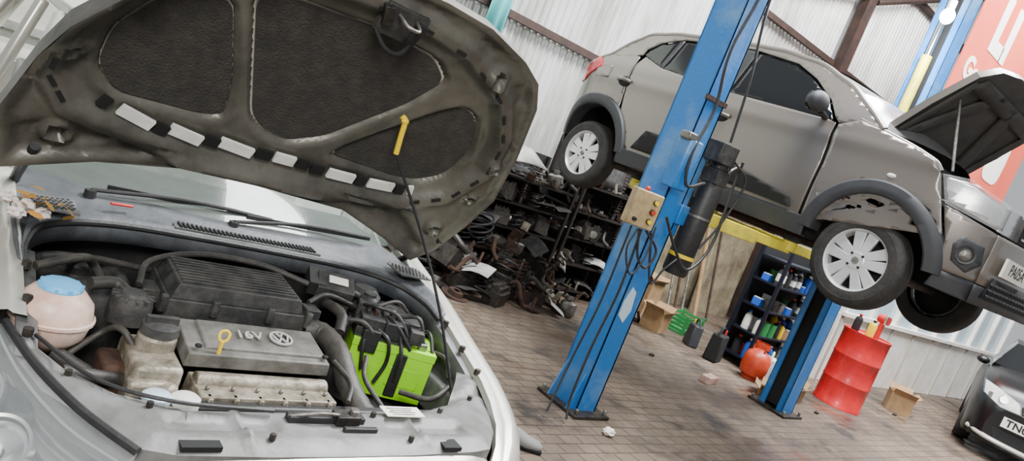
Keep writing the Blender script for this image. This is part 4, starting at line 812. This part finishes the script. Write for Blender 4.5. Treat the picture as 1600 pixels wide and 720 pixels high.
mb=MB(); rows=[[(4.26+x,6.42+.03*math.sin(x*40),z) for x in[i*.02 for i in range(13)]] for z in(2.2,3.6)]; o=mb.grid(rows,m_teal).obj('teal_curtain',solid=.004); tag(o,'narrow teal cloth hanging against the metal wall','curtain')
T=thing('wall_board','pale framed notice board on the wall','board',(.75,6.6,2.0))
MB().box((.75,6.6,1.6),(1.2,.03,1.3),m_label).obj('board_sheet',T)
mb=MB()
for z in(.95,2.25): mb.box((.75,6.58,z),(1.26,.05,.06),m_foam)
for x in(.14,1.36): mb.box((x,6.58,1.6),(.06,.05,1.36),m_foam)
mb.obj('board_frame',T)
# ================================================================= BLACK CAR
T=thing('black_car','glossy black car parked facing out, number plate on the bumper','car',(10.35,1.92,0),math.radians(-74))
def bl(name,mb,label=None,**k): return mb.obj(name,T,local=True,label=label,**k)
rows=[]
for y,z0,z1,w_ in((-.04,.22,.62,.58),(.02,.20,.80,.70),(.16,.20,.90,.78),(.7,.24,.98,.82),(1.2,.24,1.03,.82),(3.6,.3,1.02,.82),(4.0,.35,.9,.76)):
    rows.append([(-w_,y,z0),(-w_*1.02,y,(z0+z1)/2),(-w_*.96,y,z1-.06),(-w_*.8,y,z1),(0,y,z1+.04),(w_*.8,y,z1),(w_*.96,y,z1-.06),(w_*1.02,y,(z0+z1)/2),(w_,y,z0)])
bl('body_shell',MB().grid(rows,m_bcar).add([rows[0][i] for i in range(9)],[tuple(range(9))],m_bcar),smooth=50)
rows=[[(x*w_,y,z) for x in(-1,-.5,0,.5,1)] for y,z,w_ in((1.15,1.03,.74),(1.8,1.36,.58),(2.9,1.40,.56),(3.6,1.05,.70))]
bl('windscreen',MB().grid(rows[:2],m_glass),smooth=50); bl('roof_panel',MB().grid(rows[1:],m_bcar),smooth=50)
def bf(off): return lambda x,z:(x,-.055+.16*(max(0,abs(x)-.30)/.48)**2+.25*max(0,z-.66)-off,z)
for s in(-1,1):
    bl('side_window',MB().add([(s*.76,1.15,1.0),(s*.58,1.8,1.36),(s*.56,2.9,1.39),(s*.72,3.6,1.02)],[(0,1,2,3)],m_glass))
    hp_=[(s*.30,.64),(s*.52,.63),(s*.74,.72),(s*.78,.87),(s*.62,.84),(s*.36,.76)]
    h_=bl('headlamp',MB().panel(hp_,bf(.045),m_clear,.06),'clear swept headlamp'); mb=MB(); mb.panel(shrink(hp_,.92),bf(.03),m_white,.06); mb.obj('headlamp_reflector',h_,local=True)
    mb=MB(); p=bf(.035)(s*.52,.73); mb.lathe([(0,.01),(.045,.01),(.055,0)],p,m_chrome,(0,-1,.2)); mb.obj('lamp_projector',h_,local=True)
    mb=MB(); mb.lathe([(0,.02),(.04,.02),(.05,.0)],(s*.58,.0,.42),m_chrome,(0,-1,0)); bl('fog_lamp',mb)
    bl('wing_mirror',MB().ball((s*.86,1.35,1.0),(.08,.05,.05),m_bcar))
mb=MB(); mb.panel([(-.30,.62),(.30,.62),(.34,.74),(-.34,.74)],bf(.01),m_dark,.1)
for i in range(3): mb.panel([(-.30,.64+i*.035),(.30,.64+i*.035),(.30,.648+i*.035),(-.30,.648+i*.035)],bf(.02),m_chrome,.1)
mb.lathe([(0,.01),(.045,.01),(.05,0)],bf(.025)(0,.69),m_chrome,(0,-1,0)); bl('front_grille',mb)
bl('lower_intake',MB().panel([(-.46,.28),(.46,.28),(.52,.40),(-.52,.40)],bf(.02),m_dark,.1))
mb=MB(); mb.tube([(-.74,.08,.28),(-.50,-.06,.25),(0,-.10,.24),(.50,-.06,.25),(.74,.08,.28)],.028,m_silver); bl('bumper_guard',mb,'silver lower bumper guard')
pl=bl('number_plate',MB().box((-.20,-.09,.50),(.50,.015,.12),m_label))
text('TN07',.12,m_dark,'plate_lettering',pl,basis((-.27,-.10,.50),(1,0,0),(0,0,1)),local=True)
for s in(-1,1):
    for yy in(.75,3.3):
        mb=MB(); R=.30; mb.lathe([(R*.6,-.09),(R*.93,-.09),(R,-.05),(R,.05),(R*.93,.09),(R*.6,.09)],(s*.74,yy,R),m_rub,(s,0,0),32); w_=bl('wheel',mb)
        mb=MB(); mb.lathe([(R*.6,.085),(R*.55,.05),(R*.2,.03),(0,.06)],(s*.74,yy,R),m_rim,(s,0,0),24); mb.obj('rim',w_,local=True)
# ================================================================= CAMERA
H=1.6; f=1150; p=math.radians(7.6); r=math.radians(21.5); A=math.radians(41.3)
h=Vector((1,0,0)); u0=Vector((0,math.sin(p),math.cos(p)))
R=math.cos(r)*h+math.sin(r)*u0; U=-math.sin(r)*h+math.cos(r)*u0; F=U.cross(R)
Rm=Matrix.Rotation(-A,3,'Z'); R=Rm@R;U=Rm@U;F=Rm@F
cd=bpy.data.cameras.new('camera'); co=bpy.data.objects.new('camera',cd); COL.objects.link(co); cd.lens=36*f/1600; cd.clip_start=.02
co.matrix_world=Matrix.Translation((0,0,H))@Matrix((R,U,-F)).transposed().to_4x4(); sc.camera=co
# ================================================================= LIGHT
w=bpy.data.worlds.new('w'); sc.world=w; w.use_nodes=True; w.node_tree.nodes['Background'].inputs[0].default_value=(.90,.95,1,1); w.node_tree.nodes['Background'].inputs[1].default_value=.58
def area(loc,rot,sx,sy,e,col=(1,1,1)):
    l=bpy.data.lights.new('area','AREA'); l.shape='RECTANGLE'; l.size=sx; l.size_y=sy; l.energy=e; l.color=col; o=bpy.data.objects.new('area_light',l); COL.objects.link(o); o.location=loc; o.rotation_euler=rot; return o
area((4,2.5,6.8),(0,0,0),2.5,2.5,1400,(.97,.98,1)); area((9.5,2.2,7.4),(math.radians(12),0,0),4,4,2000,(.97,.98,1)); area((-1,-1.5,3.6),(math.radians(60),0,math.radians(-50)),1.8,1.2,300,(1,.98,.95))
l=bpy.data.lights.new('bulb','POINT'); l.energy=180; l.shadow_soft_size=.06; l.color=(.9,.96,1); o=bpy.data.objects.new('bulb_light',l); COL.objects.link(o); o.location=(6.15,2.95,3.62)
